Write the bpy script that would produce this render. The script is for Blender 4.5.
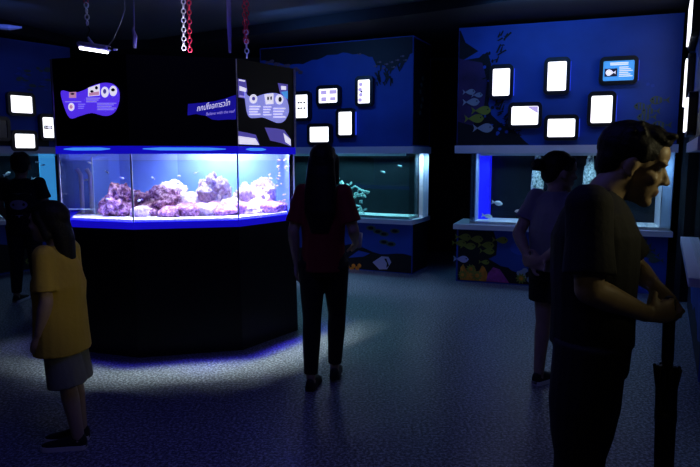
import bpy, bmesh, math, random
from mathutils import Vector, Matrix, noise
random.seed(7)
R = math.radians
SC = bpy.context.scene
COL = SC.collection
for o in list(bpy.data.objects):
    bpy.data.objects.remove(o)

# ------------------------------------------------------------------ camera
F, CH = 620.0, 1.53
PITCH = math.atan(76.5 / F)
cam_d = bpy.data.cameras.new('camera')
cam_d.sensor_width = 36.0
cam_d.lens = F / 700.0 * 36.0
cam_d.clip_start = 0.05
cam = bpy.data.objects.new('camera', cam_d)
COL.objects.link(cam)
cam.location = (0, 0, CH)
cam.rotation_euler = (math.pi / 2 - PITCH, 0, 0)
SC.camera = cam
SC.view_settings.view_transform = 'Standard'
SC.view_settings.look = 'None'
SC.view_settings.gamma = 1.0
SC.view_settings.use_curve_mapping = False
SC.view_settings.exposure = 0.0
# ------------------------------------------------------------------ world (sealed room: almost nothing)
w = bpy.data.worlds.new('world')
SC.world = w
w.use_nodes = True
w.node_tree.nodes['Background'].inputs[0].default_value = (0.02, 0.03, 0.08, 1)
w.node_tree.nodes['Background'].inputs[1].default_value = 0.1


# ------------------------------------------------------------------ tank lamps and added fill lights
def area(name, loc, target, sx, sy, col, watts, spread=180):
    l = bpy.data.lights.new(name, 'AREA')
    l.shape = 'RECTANGLE'
    l.size, l.size_y, l.color, l.energy = sx, sy, col, watts
    l.spread = R(spread)
    o = bpy.data.objects.new(name, l)
    COL.objects.link(o)
    o.location = loc
    d = Vector(target) - Vector(loc)
    o.rotation_euler = d.to_track_quat('-Z', 'Y').to_euler()
    return o


def strip(name, a, b, z, inset, centre, col, watts, width=0.04, spread=180, tilt=0):
    """a long lamp running along one face of the big tank, facing down"""
    a, b = Vector(a), Vector(b)
    d = (b - a).normalized()
    n = Vector((-d.y, d.x))
    if n.dot(Vector(centre) - a) < 0:
        n = -n
    m = (a + b) / 2 + n * inset
    l = bpy.data.lights.new(name, 'AREA')
    l.shape = 'RECTANGLE'
    l.size, l.size_y, l.color, l.energy = (b - a).length * .85, width, col, watts
    l.spread = R(spread)
    o = bpy.data.objects.new(name, l)
    COL.objects.link(o)
    o.location = (m.x, m.y, z)
    o.rotation_euler = (-R(tilt), 0, math.atan2(d.y, d.x))
    return o


TC = (-1.45, 5.55)                                     # middle of the big tank
TP = [(-2.265, 4.83), (-1.626, 4.62), (-.862, 4.81), (-.475, 5.38), (-.56, 6.05), (-1.02, 6.55), (-1.9, 6.6), (-2.45, 6.2), (-2.46, 5.42)]
KS = 1.0
for i in (0, 1, 2):
    a, b = TP[i], TP[i + 1]
    strip('tank_lamp_white', a, b, 2.15, .26, TC, (.97, 1, .74), (9, 19, 22)[i] * KS, .13, 56, 17)
    strip('tank_lamp_blue', a, b, 2.15, .14, TC, (.10, .06, 1), (16, 24, 60)[i] * KS, .09, 50, 12)
area('tank_lamp_pendant', (-1.35, 5.5, 2.15), (-1.35, 5.5, 0), .5, .3, (.80, .80, 1), 13, 72)
area('tank_lamp_back', (-1.25, 5.82, 2.0), (-1.2, 6.05, 1.3), .5, .15, (.62, .72, 1), 20, 100)
area('tank_spill_up', (-1.45, 5.3, 2.2), (-1.45, 5.25, 4), .5, .1, (.8, .8, 1), 2.2, 70)  # added upward light imitating the spill from the tank onto the chains
area('mural_wash_far', (-.75, 7.1, 3.0), (-.1, 8.3, 2.1), .8, .1, (.10, .32, 1), 6)  # added unseen light that washes the far mural blue
area('mural_wash_near', (1.9, 6.2, 3.0), (2.25, 7.15, 2.2), 1.2, .1, (.10, .34, 1), 6)  # same added wash for the near mural
area('mural_wash_side', (-3.7, 6.7, 3.0), (-4.7, 7.8, 2.3), .8, .1, (.12, .25, 1), 2)  # same added wash for the left mural
area('fill_blue_overhead', (-.5, 2.2, 3.14), (-.5, 2.6, 0), 1.6, 1.6, (.13, .14, 1), 10)  # added overhead fill for the blue ambient light
area('fill_warm_behind', (-.6, -1.0, 3.0), (-.4, 3.2, .6), .8, .8, (1, .88, .6), 1.15)  # added warm ambient fill behind the camera
area('fill_warm_face', (2.5, 1.5, 2.0), (.93, 1.92, 1.70), .2, .2, (1, .9, .5), .7, 40)  # added out of view to brighten the near man's face


# ------------------------------------------------------------------ materials
def mat(name, col, rough=.6, metal=0, emit=0, ecol=None, spec=.4, bump=0, bscale=40, var=0, vscale=8):
    m = bpy.data.materials.new(name)
    m.use_nodes = True
    nt = m.node_tree
    b = nt.nodes['Principled BSDF']
    b.inputs['Base Color'].default_value = (*col, 1)
    b.inputs['Roughness'].default_value = rough
    b.inputs['Metallic'].default_value = metal
    b.inputs['Specular IOR Level'].default_value = spec
    if emit:
        b.inputs['Emission Color'].default_value = (*(ecol or col), 1)
        b.inputs['Emission Strength'].default_value = emit
    tc = nt.nodes.new('ShaderNodeTexCoord')
    if var:
        n = nt.nodes.new('ShaderNodeTexNoise')
        n.inputs['Scale'].default_value = vscale
        n.inputs['Detail'].default_value = 5
        r = nt.nodes.new('ShaderNodeValToRGB')
        r.color_ramp.elements[0].position, r.color_ramp.elements[1].position = .3, .7
        r.color_ramp.elements[0].color = (*[c * (1 - var) for c in col], 1)
        r.color_ramp.elements[1].color = (*[min(1, c * (1 + var)) for c in col], 1)
        nt.links.new(tc.outputs['Object'], n.inputs['Vector'])
        nt.links.new(n.outputs['Fac'], r.inputs['Fac'])
        nt.links.new(r.outputs['Color'], b.inputs['Base Color'])
    if bump:
        n = nt.nodes.new('ShaderNodeTexNoise')
        n.inputs['Scale'].default_value = bscale
        n.inputs['Detail'].default_value = 4
        bp = nt.nodes.new('ShaderNodeBump')
        bp.inputs['Strength'].default_value = bump
        bp.inputs['Distance'].default_value = .01
        nt.links.new(tc.outputs['Object'], n.inputs['Vector'])
        nt.links.new(n.outputs['Fac'], bp.inputs['Height'])
        nt.links.new(bp.outputs['Normal'], b.inputs['Normal'])
    return m


def glass(name, tint=(1, 1, 1), ior=1.35, rough=.02):
    m = bpy.data.materials.new(name)
    m.use_nodes = True
    nt = m.node_tree
    nt.nodes.clear()
    out = nt.nodes.new('ShaderNodeOutputMaterial')
    mix = nt.nodes.new('ShaderNodeMixShader')
    lw = nt.nodes.new('ShaderNodeLayerWeight')
    lw.inputs['Blend'].default_value = .5
    pw = nt.nodes.new('ShaderNodeMath')
    pw.operation = 'POWER'
    pw.inputs[1].default_value = 5
    fr = nt.nodes.new('ShaderNodeMapRange')
    fr.inputs['To Min'].default_value = ((ior - 1) / (ior + 1)) ** 2
    nt.links.new(lw.outputs['Facing'], pw.inputs[0])
    nt.links.new(pw.outputs[0], fr.inputs['Value'])
    t = nt.nodes.new('ShaderNodeBsdfTransparent')
    t.inputs['Color'].default_value = (*tint, 1)
    g = nt.nodes.new('ShaderNodeBsdfGlossy')
    g.inputs['Roughness'].default_value = rough
    nt.links.new(fr.outputs[0], mix.inputs[0])
    nt.links.new(t.outputs[0], mix.inputs[1])
    nt.links.new(g.outputs[0], mix.inputs[2])
    nt.links.new(mix.outputs[0], out.inputs[0])
    return m


def floor_mat():
    m = mat('speckled_floor', (.3, .32, .38), .42, spec=.5)
    nt = m.node_tree
    b = nt.nodes['Principled BSDF']
    tc = nt.nodes.new('ShaderNodeTexCoord')
    v = nt.nodes.new('ShaderNodeTexNoise')
    v.inputs['Scale'].default_value = 58
    v.inputs['Detail'].default_value = 3
    v.inputs['Roughness'].default_value = .75
    r = nt.nodes.new('ShaderNodeValToRGB')
    e = r.color_ramp.elements
    e[0].position, e[0].color = .38, (.012, .014, .025, 1)
    e[1].position, e[1].color = .64, (.50, .51, .64, 1)
    x = e.new(.5)
    x.color = (.11, .115, .17, 1)
    nt.links.new(tc.outputs['Object'], v.inputs['Vector'])
    nt.links.new(v.outputs['Fac'], r.inputs['Fac'])
    nt.links.new(r.outputs['Color'], b.inputs['Base Color'])
    n2 = nt.nodes.new('ShaderNodeTexNoise')
    n2.inputs['Scale'].default_value = 2.5
    mr = nt.nodes.new('ShaderNodeMapRange')
    mr.inputs['To Min'].default_value, mr.inputs['To Max'].default_value = .3, .5
    nt.links.new(tc.outputs['Object'], n2.inputs['Vector'])
    nt.links.new(n2.outputs['Fac'], mr.inputs['Value'])
    nt.links.new(mr.outputs[0], b.inputs['Roughness'])
    return m


def rock_mat(name, c0, c1, c2):
    m = mat(name, c1, .8, bump=.6, bscale=50)
    nt = m.node_tree
    b = nt.nodes['Principled BSDF']
    tc = nt.nodes.new('ShaderNodeTexCoord')
    n = nt.nodes.new('ShaderNodeTexNoise')
    n.inputs['Scale'].default_value = 38
    n.inputs['Detail'].default_value = 6
    n.inputs['Roughness'].default_value = .7
    r = nt.nodes.new('ShaderNodeValToRGB')
    e = r.color_ramp.elements
    e[0].position, e[0].color = .36, (*c0, 1)
    e[1].position, e[1].color = .64, (*c2, 1)
    x = e.new(.5)
    x.color = (*c1, 1)
    nt.links.new(tc.outputs['Object'], n.inputs['Vector'])
    nt.links.new(n.outputs['Fac'], r.inputs['Fac'])
    nt.links.new(r.outputs['Color'], b.inputs['Base Color'])
    return m


def translucent(name, col):
    m = bpy.data.materials.new(name)
    m.use_nodes = True
    nt = m.node_tree
    nt.nodes.clear()
    out = nt.nodes.new('ShaderNodeOutputMaterial')
    mix = nt.nodes.new('ShaderNodeMixShader')
    mix.inputs[0].default_value = .7
    d = nt.nodes.new('ShaderNodeBsdfDiffuse')
    t = nt.nodes.new('ShaderNodeBsdfTranslucent')
    for x in (d, t):
        x.inputs['Color'].default_value = (*col, 1)
    nt.links.new(d.outputs[0], mix.inputs[1])
    nt.links.new(t.outputs[0], mix.inputs[2])
    nt.links.new(mix.outputs[0], out.inputs[0])
    return m


M = dict(
    frosted=translucent('frosted_acrylic', (.7, .8, .9)),
    floor=floor_mat(),
    wall=mat('black_paint', (.008, .009, .014), .7, bump=.1),
    ceiling=mat('ceiling_paint', (.075, .08, .1), .8, bump=.1, bscale=20),
    soffit=mat('soffit_paint', (.01, .01, .014), .8),
    black=mat('black_laminate', (.004, .004, .006), .45, spec=.15),
    blackm=mat('matt_black', (.008, .008, .01), .6),
    trimblue=mat('blue_lit_acrylic', (.02, .02, .5), .12, emit=.42, ecol=(.012, .006, 1.0), spec=.8),  # emission stands in for light shining through the acrylic from inside
    steel=mat('corner_metal', (.6, .6, .65), .3, metal=.8),
    white=mat('white_plastic', (.75, .75, .8), .4),
    ledge=mat('pale_laminate', (.78, .74, .88), .4),
    ledgein=mat('pale_panel', (.5, .62, .75), .5),
    glass=glass('clear_glass', (.97, .985, .99)),
    tealglass=glass('teal_tinted_glass', (.80, .93, .92)),
    water=glass('blue_water', (.86, .93, 1.0), 1.2),
    backdrop=mat('blue_backdrop', (.26, .36, .78), .6, var=.12, vscale=3),
    darkback=mat('dark_teal_backdrop', (.003, .006, .009), .6, var=.5, vscale=5),
    cyan=mat('cyan_acrylic', (.05, .55, .8), .3, emit=.55, ecol=(.06, .40, .9)),
    bluestrip=mat('blue_acrylic', (.02, .03, .7), .3, emit=.7, ecol=(.01, .01, 1)),
    streakcyan=mat('cyan_light_bar', (.1, .4, .9), .3, emit=.9, ecol=(.05, .28, 1)),  # glow colour of the painted streak on the upper trim
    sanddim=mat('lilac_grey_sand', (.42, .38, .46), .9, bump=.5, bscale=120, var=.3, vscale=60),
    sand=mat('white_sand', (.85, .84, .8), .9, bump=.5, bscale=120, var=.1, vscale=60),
    rock_pale=rock_mat('pale_coral_rock', (.30, .2, .35), (.66, .48, .58), (.95, .85, .88)),
    rock_purple=rock_mat('purple_coral_rock', (.05, .015, .035), (.34, .13, .25), (.80, .52, .66)),
    rock_green=rock_mat('green_white_rock', (.05, .1, .09), (.5, .62, .56), (1, 1, .95)),
    fishw=mat('silver_fish', (.85, .87, .85), .35),
    fishp=mat('pink_fish', (.9, .6, .5), .4),
    frame=mat('dark_frame', (.014, .015, .018), .3, spec=.5),
    screen=mat('lit_screen', (.9, .9, 1), .4, emit=1.9, ecol=(.93, .94, 1)),
    screenp=mat('lit_violet_print', (.5, .4, .7), .4, emit=.8, ecol=(.55, .45, .85)),
    screenb=mat('lit_blue_screen', (.1, .4, .8), .4, emit=.75, ecol=(.06, .33, .85)),
    screendk=mat('screen_dark_ink', (.05, .04, .08), .4),
    screenoff=mat('unlit_screen', (.03, .04, .07), .2),
    ledblue=mat('blue_edge_led', (.05, .1, .9), .4, emit=.7, ecol=(.03, .08, 1)),
    mural=mat('mural_blue', (.02, .075, .42), .55, var=.25, vscale=1.5),
    murdark=mat('mural_black', (.003, .004, .009), .55),
    murpurple=mat('mural_purple', (.05, .02, .10), .55, var=.4, vscale=4),
    murmid=mat('mural_mid_blue', (.03, .09, .55), .55),
    mwhite=mat('mural_grey_white', (.34, .36, .46), .55),
    myellow=mat('mural_olive_yellow', (.26, .27, .03), .55),
    mgreen=mat('mural_dull_green', (.09, .13, .10), .55),
    morange=mat('mural_orange', (.8, .26, .02), .55, var=.3, vscale=20),
    mpink=mat('mural_magenta', (.42, .06, .32), .55, var=.3, vscale=20),
    mlilac=mat('mural_lilac', (.55, .5, .75), .55),
    mbrown=mat('mural_dull_rose', (.24, .12, .17), .55),
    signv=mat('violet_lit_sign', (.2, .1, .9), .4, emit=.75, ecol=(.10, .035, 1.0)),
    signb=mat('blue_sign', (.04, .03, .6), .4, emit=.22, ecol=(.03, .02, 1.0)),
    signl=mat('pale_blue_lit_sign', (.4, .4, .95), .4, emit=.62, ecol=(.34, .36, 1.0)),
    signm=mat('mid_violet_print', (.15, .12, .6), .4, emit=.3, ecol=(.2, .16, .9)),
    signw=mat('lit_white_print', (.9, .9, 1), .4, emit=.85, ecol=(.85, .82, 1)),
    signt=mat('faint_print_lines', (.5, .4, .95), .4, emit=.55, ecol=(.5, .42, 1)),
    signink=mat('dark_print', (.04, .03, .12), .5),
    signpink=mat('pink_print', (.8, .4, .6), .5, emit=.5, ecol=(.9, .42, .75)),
    redchain=mat('red_plastic', (.75, .03, .08), .35, emit=0),
    whitechain=mat('white_plastic_chain', (.85, .85, .88), .35),
    cord=mat('grey_violet_cord', (.16, .14, .34), .5),
    cordg=mat('grey_cord', (.25, .25, .27), .5),
    lampbody=mat('lavender_metal', (.55, .5, .8), .35),
    tube=mat('lit_tube', (1, 1, 1), .4, emit=5, ecol=(.95, .95, 1)),
    skin=mat('skin', (.34, .24, .13), .5, bump=.05, bscale=200, var=.06, vscale=20),
    skinp=mat('pale_skin', (.42, .30, .22), .5, var=.06, vscale=20),
    eye=mat('eye_white', (.55, .52, .48), .25),
    iris=mat('eye_dark', (.015, .01, .008), .2),
    lip=mat('lips', (.30, .18, .11), .5),
    hair=mat('black_hair', (.006, .005, .005), .6, spec=.2, bump=.3, bscale=90),
    tblack=mat('black_cotton', (.006, .006, .0065), .85, bump=.2, bscale=60),
    tdark=mat('charcoal_cotton', (.012, .012, .016), .85, bump=.2, bscale=60),
    tred=mat('red_black_cotton', (.2, .008, .016), .85, bump=.2, bscale=60),
    tlav=mat('lavender_grey_cotton', (.22, .21, .25), .85, bump=.25, bscale=50),
    tyel=mat('yellow_cotton', (.52, .36, .04), .85, bump=.3, bscale=40),
    sgrey=mat('grey_green_cotton', (.20, .21, .17), .85, bump=.3, bscale=40),
    shoe=mat('dark_shoe', (.012, .012, .015), .6),
    sole=mat('pale_sole', (.75, .75, .78), .6),
    print=mat('white_print', (.5, .5, .55), .7),
    umb=mat('black_nylon', (.006, .006, .007), .5),
)
# ------------------------------------------------------------------ mesh helpers
W = {}                                                  # world matrix of every thing


def thing(name, label, cat, loc=(0, 0, 0), group=None):
    o = bpy.data.objects.new(name, None)
    COL.objects.link(o)
    o.empty_display_size = .1
    o.location = loc
    o['label'], o['category'] = label, cat
    if group:
        o['group'] = group
    W[o] = Matrix.Translation(Vector(loc))
    return o


def tag(o, label, cat, group=None):
    o['label'], o['category'] = label, cat
    if group:
        o['group'] = group
    return o


class MB:
    """collects shapes in world coordinates (through self.m) and links them as ONE mesh object"""

    def __init__(s, m=None):
        s.v, s.f, s.mi, s.m, s.cur = [], [], [], m or Matrix(), 0

    def add(s, vs, fs):
        n = len(s.v)
        s.v += [s.m @ Vector(p) for p in vs]
        s.f += [[i + n for i in f] for f in fs]
        s.mi += [s.cur] * len(fs)
        return s

    def mat(s, i):
        s.cur = i
        return s

    def box(s, x0, x1, y0, y1, z0, z1):
        return s.add([(x, y, z) for x in (x0, x1) for y in (y0, y1) for z in (z0, z1)],
                     [(0, 1, 3, 2), (4, 6, 7, 5), (0, 4, 5, 1), (2, 3, 7, 6), (0, 2, 6, 4), (1, 5, 7, 3)])

    def prism(s, pts, fn, d0, d1):
        """polygon pts (a,b) -> fn(a,b,depth)"""
        n = len(pts)
        return s.add([fn(a, b, d0) for a, b in pts] + [fn(a, b, d1) for a, b in pts],
                     [list(range(n))[::-1], list(range(n, 2 * n))] + [(i, (i + 1) % n, n + (i + 1) % n, n + i) for i in range(n)])

    def ring_prism(s, outer, inner, fn, d0, d1):
        n = len(outer)
        vs = [fn(a, b, d) for d in (d0, d1) for q in (outer, inner) for a, b in q]
        fs = []
        for i in range(n):
            j = (i + 1) % n
            fs += [(i, j, n + j, n + i), (2 * n + i, 3 * n + i, 3 * n + j, 2 * n + j), (i, 2 * n + i, 2 * n + j, j), (n + i, n + j, 3 * n + j, 3 * n + i)]
        return s.add(vs, fs)

    def rings(s, rs, caps=True):
        n = len(rs[0])
        vs = [p for r in rs for p in r]
        fs = []
        for k in range(len(rs) - 1):
            for i in range(n):
                j = (i + 1) % n
                fs.append((k * n + i, k * n + j, (k + 1) * n + j, (k + 1) * n + i))
        if caps:
            fs += [list(range(n))[::-1], list(range((len(rs) - 1) * n, len(rs) * n))]
        return s.add(vs, fs)

    def loft(s, cs, rx, ry, lat=(0, 1, 0), n=20):
        """elliptical tube through cs; rx along lat, ry across"""
        cs = [Vector(c) for c in cs]
        lat = Vector(lat).normalized()
        rs = []
        for k, c in enumerate(cs):
            a = (cs[min(k + 1, len(cs) - 1)] - cs[max(k - 1, 0)]).normalized()
            l = (lat - a * lat.dot(a))
            l = l.normalized() if l.length > 1e-4 else a.orthogonal().normalized()
            g = a.cross(l)
            rs.append([c + l * rx[k] * math.cos(t) + g * ry[k] * math.sin(t) for t in [2 * math.pi * i / n for i in range(n)]])
        return s.rings(rs)

    def tube(s, cs, r, n=8):
        r = r if isinstance(r, (list, tuple)) else [r] * len(cs)
        return s.loft(cs, r, r, (.123, .37, .92), n)

    def cap(s, a, b, ra, rb, n=16):
        """round-ended tapered capsule"""
        a, b = Vector(a), Vector(b)
        d = (b - a)
        L = d.length
        d = d / L if L > 1e-6 else Vector((0, 0, 1))
        cs, rr = [], []
        for t in (-.98, -.8, -.5, -.2):
            cs.append(a + d * ra * t)
            rr.append(ra * math.sqrt(1 - t * t))
        for t in (0, .33, .66, 1):
            cs.append(a.lerp(b, t))
            rr.append(ra + (rb - ra) * t)
        for t in (.2, .5, .8, .98):
            cs.append(b + d * rb * t)
            rr.append(rb * math.sqrt(1 - t * t))
        return s.tube(cs, rr, n)

    def ell(s, c, r, rot=None, nu=18, nv=10):
        c = Vector(c)
        rot = rot or Matrix.Identity(3)
        rs = []
        for j in range(1, nv):
            ph = -math.pi / 2 + math.pi * j / nv
            rs.append([c + rot @ Vector((r[0] * math.cos(ph) * math.cos(t), r[1] * math.cos(ph) * math.sin(t), r[2] * math.sin(ph)))
                       for t in [2 * math.pi * i / nu for i in range(nu)]])
        return s.rings(rs)

    def build(s, name, mats, parent=None, smooth=False, kind=None, voxel=0, relax=4, loc=None):
        base = W[parent] if parent else (Matrix.Translation(Vector(loc)) if loc else Matrix())
        inv = base.inverted()
        me = bpy.data.meshes.new(name)
        me.from_pydata([inv @ p for p in s.v], [], s.f)
        mats = mats if isinstance(mats, (list, tuple)) else [mats]
        for m in mats:
            me.materials.append(m)
        for p, i in zip(me.polygons, s.mi):
            p.material_index = i
        bm = bmesh.new()
        bm.from_mesh(me)
        bmesh.ops.recalc_face_normals(bm, faces=bm.faces)
        bm.to_mesh(me)
        bm.free()
        if voxel:
            t = bpy.data.objects.new('work', me)
            COL.objects.link(t)
            r = t.modifiers.new('r', 'REMESH')
            r.mode, r.voxel_size = 'VOXEL', voxel
            sm = t.modifiers.new('s', 'SMOOTH')
            sm.factor, sm.iterations = .5, relax
            dg = bpy.context.evaluated_depsgraph_get()
            dg.update()
            nm = bpy.data.meshes.new_from_object(t.evaluated_get(dg))
            bpy.data.objects.remove(t)
            bpy.data.meshes.remove(me)
            me = nm
            me.name = name
            me.materials.clear()
            for m in mats:
                me.materials.append(m)
            for p in me.polygons:
                p.material_index = 0
        if smooth or voxel:
            for p in me.polygons:
                p.use_smooth = True
        o = bpy.data.objects.new(name, me)
        COL.objects.link(o)
        if parent:
            o.parent = parent
            W[o] = base
        elif loc:
            o.location = loc
            W[o] = base
        else:
            W[o] = Matrix()
        if kind:
            o['kind'] = kind
        return o


def copy_tree(o, parent=None):
    c = o.copy()
    COL.objects.link(c)
    c.parent = parent
    for ch in [x for x in o.children]:
        copy_tree(ch, c)
    return c


def ray(px, py):
    u, v = (px - 350) / F, (233.5 - py) / F
    return Vector((u, math.cos(PITCH) + v * math.sin(PITCH), -math.sin(PITCH) + v * math.cos(PITCH)))


def at(px, py, d):
    r = ray(px, py)
    t = d / r.y
    return Vector((r.x * t, d, CH + r.z * t))


def rrect(x0, x1, z0, z1, r, k=5):
    out = []
    for cx, cz, a0 in ((x1 - r, z1 - r, 0), (x0 + r, z1 - r, 90), (x0 + r, z0 + r, 180), (x1 - r, z0 + r, 270)):
        for i in range(k + 1):
            a = R(a0 + 90 * i / k)
            out.append((cx + r * math.cos(a), cz + r * math.sin(a)))
    return out


def disc(cx, cz, rx, rz=None, n=20):
    rz = rz or rx
    return [(cx + rx * math.cos(2 * math.pi * i / n), cz + rz * math.sin(2 * math.pi * i / n)) for i in range(n)]


# ------------------------------------------------------------------ setting
def structure(name, mb, m):
    return mb.build(name, m, kind='structure')


CZ = 3.2
structure('floor', MB().box(-7, 5.2, -2, 10.2, -.1, 0), M['floor'])
structure('ceiling', MB().box(-7, 5.2, -2, 10.2, CZ, CZ + .1), M['ceiling'])
structure('wall_back', MB().box(-7, 5.2, 10, 10.2, 0, CZ), M['wall'])
structure('wall_left', MB().box(-7.2, -7, -2, 10.2, 0, CZ), M['wall'])
structure('wall_right', MB().box(5.2, 5.4, -2, 10.2, 0, CZ), M['wall'])
structure('wall_front', MB().box(-7, 5.2, -2.2, -2, 0, CZ), M['wall'])
# lowered black soffit that runs over the wall tanks
sof = [(-7, 9.3), (-2.876, 9.15), (.857, 6.9), (3.2, 5.3), (4.2, 4.0), (5.2, 3.0), (5.2, 10), (-7, 10)]
structure('trim_1', MB().prism(sof, lambda a, b, d: (a, b, d), 3.075, CZ - .001), M['soffit'])
sof2 = [(-7, 9.3), (-7, 5.0), (-5.9, 5.6), (-4.3, 7.6), (-3.9, 9.0), (-3.6, 9.17)]
structure('trim_2', MB().prism(sof2, lambda a, b, d: (a, b, d), 3.075, CZ - .001), M['soffit'])
structure('trim_3', MB().box(3.5, 3.62, 6.46, 6.58, 0, 3.07), M['blackm'])


# ------------------------------------------------------------------ wall aquariums
class Unit:
    def __init__(s, o, ang, width, depth):
        c, n = math.cos(ang), math.sin(ang)
        s.m = Matrix(((c, -n, 0, o[0]), (n, c, 0, o[1]), (0, 0, 1, 0), (0, 0, 0, 1)))
        s.i = s.m.inverted()
        s.w, s.d = width, depth

    def hit(s, px, py, y=0.0):
        """where the sight line of a measured point meets the unit's front: (along, height)"""
        a, b = s.i @ Vector((0, 0, CH)), s.i.to_3x3() @ ray(px, py)
        t = (y - a.y) / b.y
        q = a + b * t
        return q.x, q.z

    def p(s, x, y, z):
        return s.m @ Vector((x, y, z))


LZ0, LZ1, TZ, KZ, HZ = .66, .72, 1.575, 1.665, 3.03


def fn_front(y0):
    return lambda a, b, d: (a, y0 - d, b)


def fish_poly(cx, cz, L, flip=1, tall=.34):
    """side view of a fish: body and tail"""
    up, dn = [], []
    for i in range(9):
        t = i / 8
        h = tall * L * math.sin(math.pi * min(1, t * 1.0) ** .75) * (1 if t < .98 else 0) * .62
        x = (.5 - t * .78) * L
        up.append((x, h + .015 * L))
        dn.append((x, -h - .015 * L))
    tail = [(-.5 * L, .2 * L), (-.43 * L, 0), (-.5 * L, -.2 * L)]
    return [(cx + flip * x, cz + z) for x, z in up + tail + dn[::-1]]


def wavy(x0, x1, zt, amp, k, edge):
    """strip between the straight line z=edge and a wavy line about zt"""
    n = 24
    return [(x0 + (x1 - x0) * i / n, zt + amp * math.sin(k * i / n * 2 * math.pi) + amp * .5 * math.sin(2.7 * k * i / n * 6.28 + 1)) for i in range(n + 1)] + [(x1, edge), (x0, edge)]


def paint(mb, pts, mi, y=.02, off=.002):
    mb.mat(mi).prism(pts, fn_front(y), off - .0015, off)


def flower(mb, cx, cz, r, y, mi, mc, off=.004):
    pts = []
    for i in range(40):
        a = 2 * math.pi * i / 40
        q = r * (.78 + .22 * math.cos(10 * a))
        pts.append((cx + q * math.cos(a), cz + q * math.sin(a)))
    paint(mb, pts, mi, y, off)
    paint(mb, disc(cx, cz, r * .38), mc, y, off + .002)


MUR = ['mural', 'murdark', 'murpurple', 'murmid', 'mwhite', 'myellow', 'mgreen', 'morange', 'mpink', 'mlilac', 'mbrown']
MI = {k: i for i, k in enumerate(MUR)}
MM = [M[k] for k in MUR]


def make_unit(u, label, header_paint, base_paint, tank, lampw, lampc, tint='glass'):
    t = thing('wall_aquarium', label, 'aquarium', u.p(u.w / 2, u.d / 2, 0))
    mb = MB(u.m)
    mb.box(.03, u.w - .03, .10, u.d - .02, 0, LZ0)
    base_paint(mb, u)
    mb.build('base_panel', MM, t)
    MB(u.m).box(0, u.w, 0, u.d, LZ0, LZ1).build('ledge', M['ledge'], t)
    MB(u.m).box(0, u.w, 0, u.d, TZ, KZ).build('canopy', M['ledge'], t)
    mb = MB(u.m)
    mb.box(.02, u.w - .02, .02, u.d - .02, KZ, HZ)
    header_paint(mb, u)
    mb.build('header_panel', MM, t)
    x0, x1, y0, y1 = tank
    g = .008
    MB(u.m).box(x0, x1, y0, y0 + g, LZ1, TZ).build('front_glass', M[tint], t)
    MB(u.m).box(x0, x0 + g, y0 + g, y1, LZ1, TZ).build('side_glass', M[tint], t)
    MB(u.m).box(x1 - g, x1, y0 + g, y1, LZ1, TZ).build('side_glass', M[tint], t)
    MB(u.m).box(x0, x1, y1, y1 + .02, LZ1, TZ).build('backdrop', M['darkback'], t)
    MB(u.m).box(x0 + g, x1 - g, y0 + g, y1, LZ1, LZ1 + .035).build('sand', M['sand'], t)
    MB(u.m).box(x0 + g + .002, x1 - (.23 if u is UR else g + .002), y0 + g + .002, y1 - .002, LZ1 + .01, TZ - .06).build('water', M['water'], t)
    MB(u.m).box(x0 + .1, x1 - .1, y0 + .09, y0 + .15, TZ - .03, TZ).build('lamp', M['white'], t)
    q = u.p((x0 + x1) / 2, y0 + .12, TZ - .035)
    l = area('wall_tank_lamp', q, q + Vector((0, 0, -1)), 1, 1, lampc, lampw, 150)
    l.data.size, l.data.size_y = x1 - x0 - .2, .06
    l.rotation_euler = (0, 0, math.atan2(u.m[1][0], u.m[0][0]))
    return t


UC = Unit((.80 - 2.3 * math.cos(R(25)), 7.92 + 2.3 * math.sin(R(25))), R(-25), 2.3, .75)
UR = Unit((1.254, 7.498), R(-19.5), 2.4, .75)
UL = Unit((-4.05 - 2.4 * .6, 8.53 - 2.4 * .8), math.atan2(.8, .6), 2.75, .7)
UW = Unit((3.39, 6.308), math.atan2(-.893, -.45), 2.46, .8)


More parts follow.
